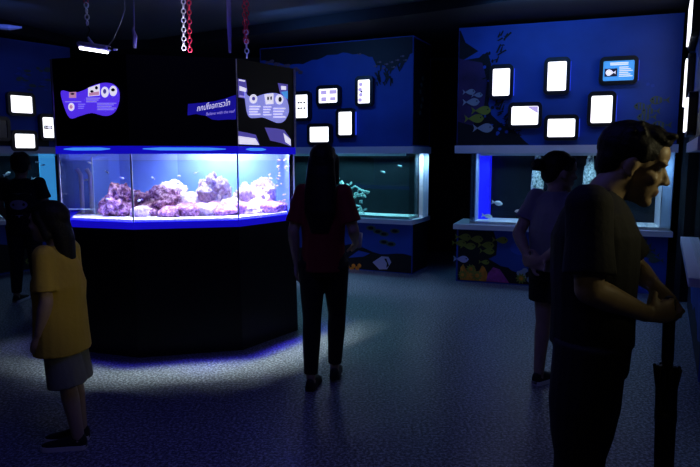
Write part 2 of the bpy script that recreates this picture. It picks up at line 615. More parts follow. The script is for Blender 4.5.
def head_c(mb, u):
    # black reef silhouette along the top, rose coral, schooling fish, dark weed
    n = 30
    pts = []
    for i in range(n + 1):
        x = .03 + (u.w - .06) * i / n
        pts.append((x, 2.83 - .05 * math.sin(i * .33 - .8) + .012 * math.sin(i * 1.9)))
    pts += [(u.w - .03, HZ - .01), (.03, HZ - .01)]
    paint(mb, pts, MI['murdark'])
    for k in range(22):
        x, z = u.hit(268 + k * 1.6 + random.uniform(-2, 2), 62 + k * .45 + random.uniform(-2.5, 2.5))
        if .05 < x < u.w - .05:
            paint(mb, disc(x, z, .035, .018, 9), MI['mbrown'], off=.004)
    # ragged dark weed below the right end of the reef
    x0, z0 = u.hit(372, 60)
    x1, _ = u.hit(409, 60)
    top = [(x0 + (x1 - x0) * i / 12, 2.86) for i in range(13)]
    low = [(x0 + (x1 - x0) * i / 12, 2.80 - .16 * math.sin(math.pi * i / 12) ** .8 + .03 * math.sin(i * 5)) for i in range(13)]
    paint(mb, top + low[::-1], MI['murdark'], off=.004)
    for k in range(26):
        x = random.uniform(x0 + .05, x1 - .08)
        z = random.uniform(2.42, 2.68)
        a = random.uniform(-.6, .6)
        L = random.uniform(.04, .1)
        paint(mb, [(x - .006, z), (x + .006, z), (x + .02 + L * a, z + L), (x - .012 + L * a, z + L)], MI['murdark'], off=.006)
    for px, py in ((375, 66), (379, 62), (386, 64), (391, 62), (393, 67), (397, 60), (402, 56), (405, 60), (359, 54), (383, 68)):
        x, z = u.hit(px, py)
        paint(mb, fish_poly(x, z, .055, 1), MI['mbrown'], off=.008)
    # side of the unit
    mb.mat(MI['murdark']).box(u.w - .02, u.w - .018, .04, u.d - .04, KZ + .02, HZ - .02)
    for k in range(6):
        y, z = .3 + .05 * (k % 3), 2.1 + .09 * k
        mb.mat(MI['mgreen']).prism(disc(y, z, .05, .03, 10), lambda a, b, d: (d, a, b), u.w - .018, u.w - .016)


def base_c(mb, u):
    mb.mat(MI['murdark']).box(u.w - .03, u.w - .028, .11, u.d - .03, .01, LZ0 - .01)
    y = .10
    n = 20
    pts = [(.04 + (u.w - .08) * i / n, .26 - .04 * math.sin(i * .9) - .05 * math.sin(i * .37)) for i in range(n + 1)] + [(u.w - .04, .01), (.04, .01)]
    paint(mb, pts, MI['murdark'], y)
    for px, py in ((371, 228), (378, 231.5), (384, 234), (395, 231), (384, 242), (391, 244)):
        x, z = u.hit(px, py, y)
        paint(mb, disc(x, z, .07, .035, 14), MI['mgreen'], y, .004)
        paint(mb, disc(x, z, .04, .02, 12), MI['murdark'], y, .006)
    x, z = u.hit(383, 263, y)
    paint(mb, [(x - .15, z), (x - .02, z + .09), (x + .08, z + .09), (x + .12, z + .02), (x + .06, z - .08), (x - .05, z - .09)], MI['mlilac'], y, .006)
    paint(mb, [(x + .02, z + .06), (x + .05, z + .065), (x + .09, z - .03), (x + .05, z - .06), (x + .06, z)], MI['murdark'], y, .008)
    for k in range(14):
        x, z = u.hit(random.uniform(342, 360), random.uniform(265, 276), y)
        paint(mb, disc(x, z, .03, .03, 9), MI['morange'], y, .006 + .0003 * k)
    x, z = u.hit(362, 255, y)
    paint(mb, [(x - .2, z - .05), (x - .05, z + .06), (x + .12, z + .03), (x + .02, z - .02)], MI['murmid'], y, .006)


def head_r(mb, u):
    # dark purple coral cave on the near edge and the fish in front of it
    prof = [(30, .55), (70, .28), (100, .30), (130, .24), (150, .40)]
    zz = [3.0, 2.86, 2.72, 2.74, 2.6, 2.5, 2.36, 2.3, 2.15, 2.02, 1.9, 1.82, 1.72, KZ + .005]
    xx = [.04, .10, .30, .36, .40, .40, .42, .40, .38, .42, .55, .70, .80, .86]
    paint(mb, [(.025, KZ + .005)] + [(a, b) for a, b in zip(xx, zz)][::-1] + [(.025, 3.0)], MI['murdark'])
    paint(mb, [(.03, 1.95), (.2, 1.9), (.33, 2.1), (.36, 2.4), (.30, 2.62), (.03, 2.68)], MI['murpurple'], off=.004)
    for k in range(70):
        zc = random.uniform(1.75, 2.75)
        x = .38 + .1 * math.sin(zc * 9) + random.uniform(-.04, .14) + max(0, 1.95 - zc) * 1.2
        paint(mb, disc(x, zc, random.uniform(.01, .028), random.uniform(.008, .022), 8), MI['murdark' if k % 3 else 'murmid'], off=.006 + .0001 * k)
    for k in range(60):
        zc = random.uniform(1.7, 2.95)
        x = .40 + .08 * math.sin(zc * 7) + random.uniform(-.02, .1) + max(0, 1.95 - zc) * 1.3
        a, L = random.uniform(-.5, 1.2), random.uniform(.04, .12)
        paint(mb, [(x - .01, zc), (x + .012, zc - .006), (x + L * math.cos(a), zc + L * math.sin(a)), (x + L * .8 * math.cos(a), zc + L * math.sin(a) + .015)], MI['murdark'], off=.0135 + .00005 * k)
    paint(mb, [(.08, 2.66), (.3, 2.78), (.34, 2.75), (.26, 2.68)], MI['mural'], off=.006)
    for px, py, L, c in ((469, 92, .15, 'mwhite'), (477, 95, .13, 'mwhite'), (471, 102, .2, 'mwhite'), (481, 110.5, .23, 'myellow'), (474, 118.5, .23, 'myellow'), (483, 128, .24, 'mwhite')):
        x, z = u.hit(px, py)
        paint(mb, fish_poly(x, z, L, 1), MI[c], off=.018)
        paint(mb, disc(x + L * .34, z + .01, .008), MI['murdark'], off=.020)
    for px, py, L in ((660, 100, .2), (643, 106, .18), (651, 111, .19), (647, 117, .2), (662, 125, .2), (655, 130, .18)):
        x, z = u.hit(px, py)
        paint(mb, fish_poly(x, z, L, -1), MI['mgreen'], off=.006)
        for q in (-.15, .05, .22):
            paint(mb, [(x - q * L - .006, z - .03), (x - q * L + .006, z - .03), (x - q * L + .006, z + .03), (x - q * L - .006, z + .03)], MI['mural'], off=.008)
        paint(mb, disc(x - L * .36, z + .01, .008), MI['murdark'], off=.008)
    for px, py in ((648, 84), (653, 85.5)):
        x, z = u.hit(px, py)
        paint(mb, disc(x, z, .018), MI['murmid'], off=.004)


def base_r(mb, u):
    y = .10
    x0 = .05
    xe, _ = u.hit(493, 250, y)
    pts = [(x0, .015), (x0, .64), (xe, .64), (xe + .05, .5), (xe + .04, .35), (xe - .05, .3), (xe + .1, .22), (xe + .5, .16), (xe + .9, .06), (xe + .9, .015)]
    paint(mb, pts, MI['murdark'], y)
    for px, py, L, c in ((463, 237, .2, 'myellow'), (475, 239, .2, 'myellow'), (459, 243, .18, 'myellow'), (468, 246, .19, 'myellow'), (486, 245, .2, 'myellow'), (487, 251, .18, 'myellow'),
                         (500, 240, .19, 'myellow'), (484, 262, .13, 'myellow'), (461, 259, .19, 'mlilac')):
        x, z = u.hit(px, py, y)
        paint(mb, fish_poly(x, z, L, 1), MI[c], y, .006)
        paint(mb, disc(x + L * .34, z + .008, .008), MI['murdark'], y, .008)
    # orange rocks with yellow anemone flowers, pink fan, white anemone
    a, b = u.hit(460, 285, y), u.hit(487, 285, y)
    paint(mb, [(a[0], .02)] + [(a[0] + (b[0] - a[0]) * i / 10, .17 + .05 * math.sin(i * 1.7)) for i in range(11)] + [(b[0], .02)], MI['morange'], y, .004)
    for px, py, r in ((462.5, 277, .06), (471, 269, .065), (477, 280.5, .07), (521, 283, .07), (684, 290, .05)):
        x, z = u.hit(px, py, y)
        if x < u.w - .1:
            flower(mb, x, max(z, .085), r, y, MI['myellow'], MI['morange'], .008)
    a, b = u.hit(486, 285, y), u.hit(509, 287, y)
    paint(mb, [(a[0], .02), (a[0] + .02, .12), (a[0] + .08, .2), (a[0] + .16, .18), (b[0], .02)], MI['mpink'], y, .006)
    for k in range(12):
        x, z = u.hit(random.uniform(519, 536), random.uniform(270, 281), y)
        paint(mb, disc(x, z, .035, .03, 10), MI['mwhite'], y, .005 + .0002 * k)
    for k in range(10):
        x = random.uniform(xe + .1, u.w - .2)
        paint(mb, disc(x, random.uniform(.2, .5), random.uniform(.05, .14), random.uniform(.05, .1), 14), MI['murmid' if k % 2 else 'mural'], y, .004 + .0002 * k)
    for k in range(5):
        x, z = u.hit(640 + 4 * k, 240 + 5 * k, y)
        if x < u.w - .1:
            paint(mb, fish_poly(x, z, .16, -1), MI['mgreen'], y, .009)


def head_l(mb, u):
    for k in range(26):
        x, z = u.hit(random.uniform(18, 50), random.uniform(66, 90))
        paint(mb, disc(x, z, random.uniform(.02, .06), random.uniform(.01, .025), 7), MI['mgreen' if k % 2 else 'murmid'], off=.004 + .0002 * k)
    paint(mb, [(.03, KZ + .01), (.03, 2.2), (.8, 2.1), (1.5, 1.9), (2.1, 1.8), (2.36, 1.75), (2.36, KZ + .01)], MI['murdark'])


def base_l(mb, u):
    paint(mb, wavy(.05, u.w - .05, .35, .05, 2, .02), MI['murdark'], .10)
    for k in range(16):
        x = random.uniform(.3, u.w - .2)
        flower(mb, x, random.uniform(.12, .42), .05, .10, MI['myellow' if k % 2 else 'mgreen'], MI['murdark'], .005 + .0003 * k)


def plain(mb, u):
    paint(mb, wavy(.05, u.w - .05, .25, .04, 2, .02), MI['murdark'], .10)


def head_w(mb, u):
    paint(mb, [(.03, KZ + .01), (.03, 1.9), (1.2, 1.8), (u.w - .03, 1.95), (u.w - .03, KZ + .01)], MI['murdark'])


CT = (.08, UC.w - .075, .08, .46)
RT = (.18, UR.w - .015, .09, .62)
LT = (.1, UL.w - .12, .08, .5)
WT = (.1, UW.w - .1, .08, .6)
uc = make_unit(UC, 'blue wall aquarium with pale ledge and dark rippled reef painted along its top', head_c, base_c, CT, 15.0, (.40, .92, 1), 'tealglass')
ur = make_unit(UR, 'blue wall aquarium under six picture boxes, with yellow fish painted on its base', head_r, base_r, RT, 7, (.45, .75, 1))
ul = make_unit(UL, 'dark blue wall aquarium with cyan end strip behind the man in the printed black shirt', head_l, base_l, LT, 2.5, (.5, .85, 1))
uw = make_unit(UW, 'dark wall aquarium seen edge on beside the man with the umbrella', head_w, plain, WT, 2, (.5, .7, 1))
# details of the single units


def chamber(u, t, x0, x1, y0, y1, watts, col, front=True, side=True):
    e = .005
    z0, z1 = LZ1 + .001, TZ - .001
    mb = MB(u.m)
    if front:
        mb.box(x0, x1, y0, y0 + e, z0, z1)
    if side:
        mb.box(x1 - e, x1, y0 + e + .0005, y1, z0, z1)
    mb.build('end_panel', M['frosted'], t)
    MB(u.m).box(x0, x1, y1, y1 + .01, z0, z1).build('chamber_back', M['white'], t)
    MB(u.m).box(x0 - .01, x0, y0, y1, z0, z1).build('chamber_side', M['white'], t)
    q = u.p((x0 + x1) / 2, (y0 + y1) / 2, z1 - .02)
    l = area('panel_fill_light', q, q + Vector((0, 0, -1)), .05, .05, col, watts)  # added unseen light so that the end panel looks lit


chamber(UC, uc, CT[1] - .12, UC.w - .02, .485, UC.d - .04, 2.6, (.45, .75, 1), front=False)
MB(UC.m).box(.03, CT[1] - .25, .485, UC.d - .03, LZ1, TZ).build('back_housing', M['blackm'], uc)
x479, x489 = UR.hit(479, 190, RT[2] + .3)[0], UR.hit(489, 190, RT[2] + .3)[0]
MB(UR.m).box(x479, x489, RT[2] + .30, RT[3] - .01, LZ1 + .026, TZ - .005).build('blue_divider', M['bluestrip'], ur)
MB(UR.m).box(RT[0] + .015, x479 - .02, RT[3] - .02, RT[3] - .006, LZ1 + .036, TZ - .005).build('chamber_panel', M['ledgein'], ur)
MB(UR.m).box(x479 - .012, x479 - .002, RT[2] + .02, RT[3] - .01, LZ1 + .026, TZ - .005).build('chamber_glass', M['ledgein'], ur)
chamber(UR, ur, RT[1] - .10, UR.w - .02, RT[2] + .02, RT[3] - .03, 2.2, (.35, .65, 1))
a_, b_ = UL.hit(41, 180, LT[2] + .02)[0], UL.hit(56, 180, LT[2] + .02)[0]
MB(UL.m).box(a_, min(b_, LT[1] - .02), LT[2] + .02, LT[2] + .05, LZ1 + .026, TZ - .005).build('cyan_panel', M['cyan'], ul)


# ------------------------------------------------------------------ picture boxes on the murals
def lightbox(u, px0, px1, py0, py1, label, kind='plain', led=False, group=None, rect=None, y=.02, proud=0):
    if rect:
        x0, x1, z0, z1 = rect
    else:
        pym, pxm = (py0 + py1) / 2, (px0 + px1) / 2
        x0, x1 = u.hit(px0, pym)[0], u.hit(px1, pym)[0]
        z1, z0 = u.hit(pxm, py0)[1], u.hit(pxm, py1)[1]
    t = thing('picture_box', label, 'lightbox', u.p((x0 + x1) / 2, 0, z0 - .05), group)
    e = .040
    r = .05
    o_ = rrect(x0 - e, x1 + e, z0 - e, z1 + e, r)
    # slightly arched top like the moulded frames in the hall
    o_ = [(a, b + (.014 * (1 - ((a - (x0 + x1) / 2) / ((x1 - x0) / 2 + e)) ** 2) if b > (z0 + z1) / 2 else 0)) for a, b in o_]
    i_ = rrect(x0, x1, z0, z1, .016)
    mb = MB(u.m).ring_prism(o_, i_, fn_front(y), .006, .065)
    mb.prism(o_, fn_front(y), .003, .02)
    mb.build('frame', M['frame'], t)
    s = MB(u.m).prism(rrect(x0 + .001, x1 - .001, z0 + .001, z1 - .001, .015), fn_front(y), .021, .05 + proud)
    ms = [M['screen'], M['screendk'], M['screenp'], M['screenb'], M['signw']]
    if kind == 'off':
        ms[0] = M['screenoff']
    W_, H_ = x1 - x0, z1 - z0
    q = lambda pts, mi, off=.052: s.mat(mi).prism(pts, fn_front(y), off + proud - .0015, off + proud)
    X = lambda a: x0 + a * W_
    Z = lambda b: z0 + b * H_
    if kind == 'bluefish':
        ms[0] = M['screenb']
        q([(X(.05), Z(.22)), (X(.46), Z(.22)), (X(.46), Z(.62)), (X(.05), Z(.62))], 1)
        q(fish_poly(X(.25), Z(.42), W_ * .34, -1, .5), 4, .054)
        for k in range(2):
            q([(X(.22), Z(.78 + .08 * k)), (X(.8), Z(.78 + .08 * k)), (X(.8), Z(.83 + .08 * k)), (X(.22), Z(.83 + .08 * k))], 4)
        for k in range(6):
            q([(X(.52), Z(.2 + .09 * k)), (X(.95 - .07 * (k % 3)), Z(.2 + .09 * k)), (X(.95 - .07 * (k % 3)), Z(.24 + .09 * k)), (X(.52), Z(.24 + .09 * k))], 4)
    if kind == 'dots':
        for a in (.25, .45, .7):
            for b in (.42, .66):
                q(fish_poly(X(a), Z(b), W_ * .22, 1, .5), 1)
    if kind == 'violet':
        q([(X(.55), Z(.98)), (X(.98), Z(.98)), (X(.98), Z(.6))], 2)
    if kind == 'prints':
        for a, b, c, d in ((.1, .9, .42, .6), (.56, .9, .95, .62), (.12, .42, .4, .1), (.6, .4, .9, .16)):
            q([(X(a), Z(d)), (X(c), Z(d)), (X(c), Z(b)), (X(a), Z(b))], 2)
    if kind == 'spots':
        for k in range(4):
            q(disc(X(.18 + .05 * (k % 2)), Z(.15 + .22 * k), W_ * .16, H_ * .09, 12), 2)
        q(disc(X(.3), Z(.5), W_ * .1, H_ * .04, 12), 1, .054)
    if kind == 'fish':
        q([(X(.12), Z(.42)), (X(.85), Z(.42)), (X(.85), Z(.6)), (X(.12), Z(.6))], 1)
        q(fish_poly(X(.5), Z(.51), W_ * .6, 1, .34), 4, .054)
    s.build('screen', ms, t)
    if led:
        MB(u.m).box(x1 + e + .002, x1 + e + .008, y - .035, y - .012, z0, z1).build('edge_light', M['ledblue'], t)
    return t


G = 'picture boxes on the blue murals'
lightbox(UR, 493, 510, 69, 96, 'upright lit picture box beside the painted purple cave, above the yellow fish', led=True)
lightbox(UR, 547.7, 566.3, 62, 91, 'upright lit white picture box in the top middle of the six', led=True)
lightbox(UR, 603, 634, 61, 81, 'picture box with a blue screen showing a white fish', 'bluefish', led=True)
lightbox(UR, 511.7, 538.4, 106.5, 125, 'wide lit picture box with a violet corner', 'violet')
lightbox(UR, 547.7, 575, 119, 137, 'lowest of the six picture boxes, wide and plain white', led=True)
lightbox(UR, 591, 612, 96, 123, 'upright lit white picture box just below the blue screen', led=True)
lightbox(UC, 296, 309, 95, 118, 'upright lit picture box with dark fish marks beside the black tank cabinet', 'dots')
lightbox(UC, 320, 338.6, 89, 103, 'wide lit picture box with four pale violet pictures', 'prints')
lightbox(UC, 359, 371, 80, 103.5, 'upright lit picture box with violet spots down one edge', 'spots')
lightbox(UC, 339.7, 353, 112, 135, 'upright plain white picture box glowing blue at its edge', led=True)
lightbox(UC, 311, 330, 127, 142, 'wide plain white picture box right above the dark haired woman')
lightbox(UL, 9.5, 31, 96, 113, 'wide plain white picture box, topmost over the man in the printed shirt')
lightbox(UL, 41.5, 53, 117.5, 137.7, 'upright lit picture box with a black fish banner near the cabinet', 'fish')
lightbox(UL, 13.6, 33.6, 134, 148, 'wide lit picture box right over the head of the man in the printed shirt')
lightbox(UL, -14, 6, 120, 138, 'dark unlit picture box at the picture edge beside the lit ones', 'off')
lightbox(UW, 0, 0, 0, 0, 'large bright picture box high on the edge-on aquarium', rect=(.07, .9, 2.6, 2.96), proud=.03)
lightbox(UW, 0, 0, 0, 0, 'narrow bright picture box halfway up the edge-on aquarium', rect=(.07, .4, 2.02, 2.45), proud=.03)
lightbox(UW, 0, 0, 0, 0, 'low picture box with violet spots on the edge-on aquarium', 'violet', rect=(1.0, 1.5, 1.74, 2.0), proud=.03)


# ------------------------------------------------------------------ eight-sided show tank
def inset(poly, k, c=TC):
    return [(c[0] + (x - c[0]) * k, c[1] + (y - c[1]) * k) for x, y in poly]


flat = lambda a, b, d: (a, b, d)
T = thing('display_tank', 'many sided black show aquarium with blue glowing trims and coral rocks inside', 'aquarium', (TC[0], TC[1], 0))
mb = MB()
lo, hi = inset(TP, 1.012), inset(TP, .99)
mb.rings([[(x, y, 0) for x, y in lo], [(x, y, .99) for x, y in hi]])
mb.build('base_cabinet', M['black'], T)
MB().ring_prism(inset(TP, 1.005), inset(TP, .93), flat, .99, 1.045).build('lower_trim', M['trimblue'], T)
MB().prism(inset(TP, .93), flat, .995, 1.02).build('tank_bottom', M['blackm'], T)
MB().ring_prism(inset(TP, 1.008), inset(TP, .95), flat, 1.553, 1.612).build('upper_trim', M['trimblue'], T)
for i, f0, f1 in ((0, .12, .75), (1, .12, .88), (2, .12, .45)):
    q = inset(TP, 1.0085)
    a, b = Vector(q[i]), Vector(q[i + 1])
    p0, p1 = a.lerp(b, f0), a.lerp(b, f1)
    MB().loft([(p0.x, p0.y, 1.590), (p0.x * .8 + p1.x * .2, p0.y * .8 + p1.y * .2, 1.590), (p0.x * .2 + p1.x * .8, p0.y * .2 + p1.y * .8, 1.590), (p1.x, p1.y, 1.590)], [.003, .011, .011, .003], [.002] * 4, (0, 0, 1), 8).build('light_bar', M['streakcyan'], T)  # glowing sliver imitating the bright streak on the trim
MB().ring_prism(inset(TP, 1.0), inset(TP, .985), flat, 1.613, 2.27).build('upper_cabinet', M['black'], T)
ins = inset(TP, .992)
for i in range(9):
    a, b = ins[i], ins[(i + 1) % 9]
    d = (Vector(b) - Vector(a))
    n = Vector((-d.y, d.x)).normalized()
    if n.dot(Vector(TC) - Vector(a)) < 0:
        n = -n
    q = [a, b, (b[0] + n.x * .012, b[1] + n.y * .012), (a[0] + n.x * .012, a[1] + n.y * .012)]
    if i in (0, 1, 2, 3, 8):
        MB().prism(q, flat, 1.045, 1.553).build('glass_pane', M['glass'], T)
for i in (0, 1, 2, 3):
    x, y = inset(TP, .99)[i]
    MB().box(x - .006, x + .006, y - .006, y + .006, 1.045, 1.553).build('corner_seam', M['white'], T)
for i, m_, r in ((0, 'steel', .008), (2, 'steel', .005), (3, 'white', .010)):
    x, y = inset(TP, 1.004)[i]
    MB().tube([(x, y, 1.612), (x, y, 2.265)], r, 8).build('corner_trim', M[m_], T)
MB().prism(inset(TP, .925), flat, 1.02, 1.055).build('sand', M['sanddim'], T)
# blue backdrop: a curved sheet across the tank
bp = [(-2.5, 5.5), (-2.2, 5.95), (-1.7, 6.15), (-1.1, 6.1), (-.70, 5.9), (-.60, 5.62), (-.53, 5.42)]
mb = MB()
mb.rings([[(x, y, 1.056), (x, y + .015, 1.056), (x, y + .015, 1.6), (x, y, 1.6)] for x, y in bp])
mb.build('backdrop', M['backdrop'], T)
MB().prism(inset([TP[0], TP[1], TP[2], TP[3], (-.62, 5.5), (-.74, 5.8), (-1.1, 6.05), (-1.7, 6.1), (-2.2, 5.9), (-2.45, 5.45)], .975), flat, 1.035, 1.5).build('water', M['water'], T)
# overflow chamber with pipes behind the first pane
mb = MB()
qx0, qx1, qy = -2.35, -2.12, 5.13
mb.box(qx0, qx1, qy, qy + .008, 1.056, 1.52).box(qx1 - .008, qx1, qy, qy + .35, 1.056, 1.52)
mb.build('overflow_glass', M['glass'], T)
mb = MB()
mb.tube([(qx1, qy - .003, 1.056), (qx1, qy - .003, 1.53)], .007).tube([(qx0, qy - .003, 1.1), (qx1, qy - .003, 1.1)], .006)
mb.build('overflow_edge', M['ledgein'], T)
for k, x in enumerate((-2.27, -2.19)):
    MB().tube([(x, qy + .12, 1.056), (x, qy + .12, 1.38), (x - .03, qy + .12, 1.43)], .018, 10).build('overflow_pipe', M['ledge'], T)


# ------------------------------------------------------------------ signs stuck on the tank cabinet
class Face:
    """sheet coordinates on one face of the upper cabinet"""

    def __init__(s, i):
        s.a, s.b = Vector(TP[i]), Vector(TP[i + 1])
        s.d = (s.b - s.a).normalized()
        s.n = Vector((s.d.y, -s.d.x))
        if s.n.dot(Vector(TC) - s.a) > 0:
            s.n = -s.n
        s.fn = lambda a, b, d: (s.a.x + s.d.x * a + s.n.x * d, s.a.y + s.d.y * a + s.n.y * d, b)

    def hit(s, px, py):
        r, o = ray(px, py), Vector((0, 0, CH))
        n3 = Vector((s.n.x, s.n.y, 0))
        t = n3.dot(Vector((s.a.x, s.a.y, 0)) - o) / n3.dot(r)
        q = o + r * t
        return (Vector((q.x, q.y)) - s.a).dot(s.d), q.z

    def pts(s, l):
        return [s.hit(*p) for p in l]


F0, F1, F2 = Face(0), Face(1), Face(2)


def smooth_loop(l, k=4):
    out = []
    n = len(l)
    for i in range(n):
        p0, p1, p2, p3 = [Vector(l[(i + j - 1) % n]) for j in range(4)]
        for q in range(k):
            t = q / k
            v = .5 * ((2 * p1) + (p2 - p0) * t + (2 * p0 - 5 * p1 + 4 * p2 - p3) * t * t + (3 * p1 - p0 - 3 * p2 + p3) * t ** 3)
            out.append((v.x, v.y))
    return out


def lines(mb, f, x0, x1, y0, n, step, mi, off, h=.9):
    for k in range(n):
        y = y0 + k * step
        e = x1 - (k % 3) * (x1 - x0) * .12
        mb.mat(mi).prism(f.pts([(x0, y), (e, y), (e, y + h), (x0, y + h)]), f.fn, off - .001, off)


def text(s, f, x0, x1, yb, h, mi_mat, parent, name='lettering', tilt=0, flip=False):
    """raised lettering on a face: from pixel-measured start, cap height given in metres"""
    cu = bpy.data.curves.new(name, 'FONT')
    cu.body = s
    cu.size = h
    cu.shear = .25
    cu.extrude = .001
    t = bpy.data.objects.new('work', cu)
    COL.objects.link(t)
    dg = bpy.context.evaluated_depsgraph_get()
    dg.update()
    me = bpy.data.meshes.new_from_object(t.evaluated_get(dg))
    bpy.data.objects.remove(t)
    if not me.vertices:
        return None
    xs = [v.co.x for v in me.vertices]
    a, z = f.hit(x0, yb)
    b, z2 = f.hit(x1, yb + tilt)
    sc = (b - a) / (max(xs) - min(xs))
    inv = W[parent].inverted()
    for v in me.vertices:
        q = (v.co.x - min(xs)) * sc
        v.co = inv @ Vector(f.fn(a + q, z + (z2 - z) * q / (b - a) + v.co.y, .0065 + v.co.z))
    me.materials.clear()
    me.materials.append(mi_mat)
    o = bpy.data.objects.new(name, me)
    COL.objects.link(o)
    o.parent = parent
    W[o] = W[parent]
    return o


# violet wavy board
loop = smooth_loop([(62, 91), (64, 104), (70.5, 118), (80, 116), (92, 113), (106, 116), (115, 112), (119.5, 101), (119, 90), (113, 84), (104, 83), (93, 86), (84, 90.5), (74, 93)])
c = F0.hit(90, 100)
# the board runs past the first corner a little; it is one flat sheet
t = thing('info_board', 'violet wavy information board with small round fish pictures', 'sign', F0.fn(c[0], c[1], 0))
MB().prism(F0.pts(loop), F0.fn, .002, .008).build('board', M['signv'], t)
mb = MB()
mb.mat(0).prism(F0.pts([(89, 88), (100.5, 84.2), (100.5, 95.5), (89, 96.5)]), F0.fn, .008, .010)
mb.mat(2).prism(F0.pts([(90, 93), (100, 91.5), (100, 95), (90, 96)]), F0.fn, .010, .011)
mb.mat(1).prism(F0.pts(disc(93, 91.5, 1.6, 1.2)), F0.fn, .010, .0125).prism(F0.pts(disc(97.5, 88, 1.4, 1.7)), F0.fn, .010, .0125)
mb.mat(0).prism(F0.pts(disc(105.7, 92.2, 3.8, 5.4)), F0.fn, .008, .010).prism(F0.pts(disc(114, 91, 3.8, 5.2)), F0.fn, .008, .010)
mb.mat(3).prism(F0.pts(disc(105.7, 91.5, 1.6, 2.4)), F0.fn, .010, .012)
mb.mat(1).prism(F0.pts(disc(114, 90, 1.9, 1.6)), F0.fn, .010, .012)
mb.mat(2).prism(F0.pts([(70, 92.5), (77, 92), (77, 98), (70, 98)]), F0.fn, .008, .010)
mb.mat(1).prism(F0.pts(disc(73.5, 94, 2, 1)), F0.fn, .010, .012)
mb.mat(0).prism(F0.pts(disc(72.2, 107, 3, 4)), F0.fn, .008, .010)
mb.mat(2).prism(F0.pts(disc(72.2, 107, 1.6, 2)), F0.fn, .010, .012)
lines(mb, F0, 87, 101, 97.8, 3, 1.8, 4, .010)
lines(mb, F0, 98, 117, 103, 5, 1.6, 4, .010, .7)
lines(mb, F0, 66, 82, 101.5, 1, 2, 4, .010, .7)
lines(mb, F0, 79, 86, 104, 3, 2, 4, .010, .6)
mb.build('pictures', [M['signw'], M['signink'], M['signpink'], M['signm'], M['signt']], t)

# blue flag-shaped name board
loop = [(188, 104), (200, 103), (214, 101.5), (224, 99), (231, 96.5), (235.8, 95), (236, 119.5), (228, 119.5), (218, 120.2), (212, 119.5), (206, 116), (196, 114), (187.5, 115.5)]
c = F1.hit(210, 108)
t = thing('name_board', 'blue flag shaped board with slanting pale lettering', 'sign', F1.fn(c[0], c[1], 0))
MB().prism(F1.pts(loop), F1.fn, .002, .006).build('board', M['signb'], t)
text('กกปโงอการวโท', F1, 197, 230, 111.3, .058, M['signw'], t, tilt=-6.0)
text('Believe with the reef', F1, 206, 235, 115.6, .033, M['signt'], t, tilt=-3.2)

# pale wavy board
loop = smooth_loop([(243.5, 92), (247, 96), (254, 97), (262, 94.5), (271, 93), (279, 94.5), (285, 99), (287.5, 107), (287, 114), (283, 121), (277, 123), (270, 120.5), (262, 117.5), (255, 118), (249, 117.5), (246, 112), (244.5, 102)])
c = F2.hit(265, 107)
t = thing('info_board', 'pale blue wavy information board with round fish pictures', 'sign', F2.fn(c[0], c[1], 0))
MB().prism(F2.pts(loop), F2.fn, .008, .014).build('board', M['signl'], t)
mb = MB()
mb.mat(0).prism(F2.pts(disc(252, 99, 3.8, 4.6)), F2.fn, .014, .016)
mb.prism(F2.pts([(263, 94.5), (272, 93.5), (272, 104), (264.5, 104.5)]), F2.fn, .014, .016)
mb.prism(F2.pts(disc(278, 99.5, 3.9, 5)), F2.fn, .014, .016)
mb.mat(1).prism(F2.pts(disc(266.5, 98.5, .9, 2)), F2.fn, .016, .018).prism(F2.pts(disc(269.5, 98.2, .8, 2)), F2.fn, .016, .018)
mb.prism(F2.pts(disc(278.5, 99.5, 1.6, 2.6)), F2.fn, .016, .018)
mb.mat(3).prism(F2.pts(disc(252, 98.7, 1.6, 2)), F2.fn, .016, .018)
lines(mb, F2, 248, 259, 106, 4, 2.6, 0, .016, 1.2)
lines(mb, F2, 262, 270, 106.5, 4, 2.6, 0, .016, 1)
lines(mb, F2, 272, 284, 108, 4, 2.8, 0, .016, 1.2)
mb.build('pictures', [M['signw'], M['signink'], M['signpink'], M['signm'], M['signt']], t)
# small posters around it
for loop, label, extra in (
        ([(237.5, 78.5), (245.5, 80), (247, 91), (245.5, 98.5), (238, 97.5)], 'small dark blue poster at the cabinet corner above the pale wavy board', [(0, [(239, 86), (246, 88.5), (245.5, 92), (239, 90.5)]), (0, [(238.5, 79.3), (244.5, 80.5), (244.5, 81.8), (238.5, 80.7)]), (4, [(239, 95), (244, 96), (244, 97.5), (239, 96.8)])]),
        ([(277.5, 83), (287.5, 84.5), (287.5, 112), (283, 111), (280, 94)], 'small poster with a cyan picture behind the pale wavy board', [(5, [(280.5, 92), (287.2, 91), (287.2, 99), (285, 98)]), (0, [(280.5, 86), (285.5, 86.3), (285.5, 90), (280.8, 89.6)])]),
        ([(237.5, 131), (247, 132.8), (255.5, 134.8), (259.5, 145.2), (237.5, 144.5)], 'white poster with a curved corner just above the blue trim', [(0, [(238, 136), (255, 138.5), (258.5, 144.8), (238, 144)]), (3, [(238, 133.3), (252, 135.5), (254, 137), (238, 135.2)])]),
        ([(264.5, 127.5), (275, 128.3), (284, 130), (290.3, 139), (290.8, 146.5), (281, 143), (270, 140.5)], 'slanted violet poster with a white patch near the cabinet corner', [(0, [(283, 133), (290, 139.5), (290.3, 145.5), (285, 142)])])):
    c = F2.hit(*loop[0])
    t = thing('poster', label, 'poster', F2.fn(c[0], c[1], 0))
    m0 = M['signm']
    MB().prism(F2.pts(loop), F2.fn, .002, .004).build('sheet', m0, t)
    for mi, l in extra:
        MB().prism(F2.pts(l), F2.fn, .004, .006).build('print', [M['signw'], M['signink'], M['signpink'], M['signm'], M['signt'], M['screenb']][mi], t)


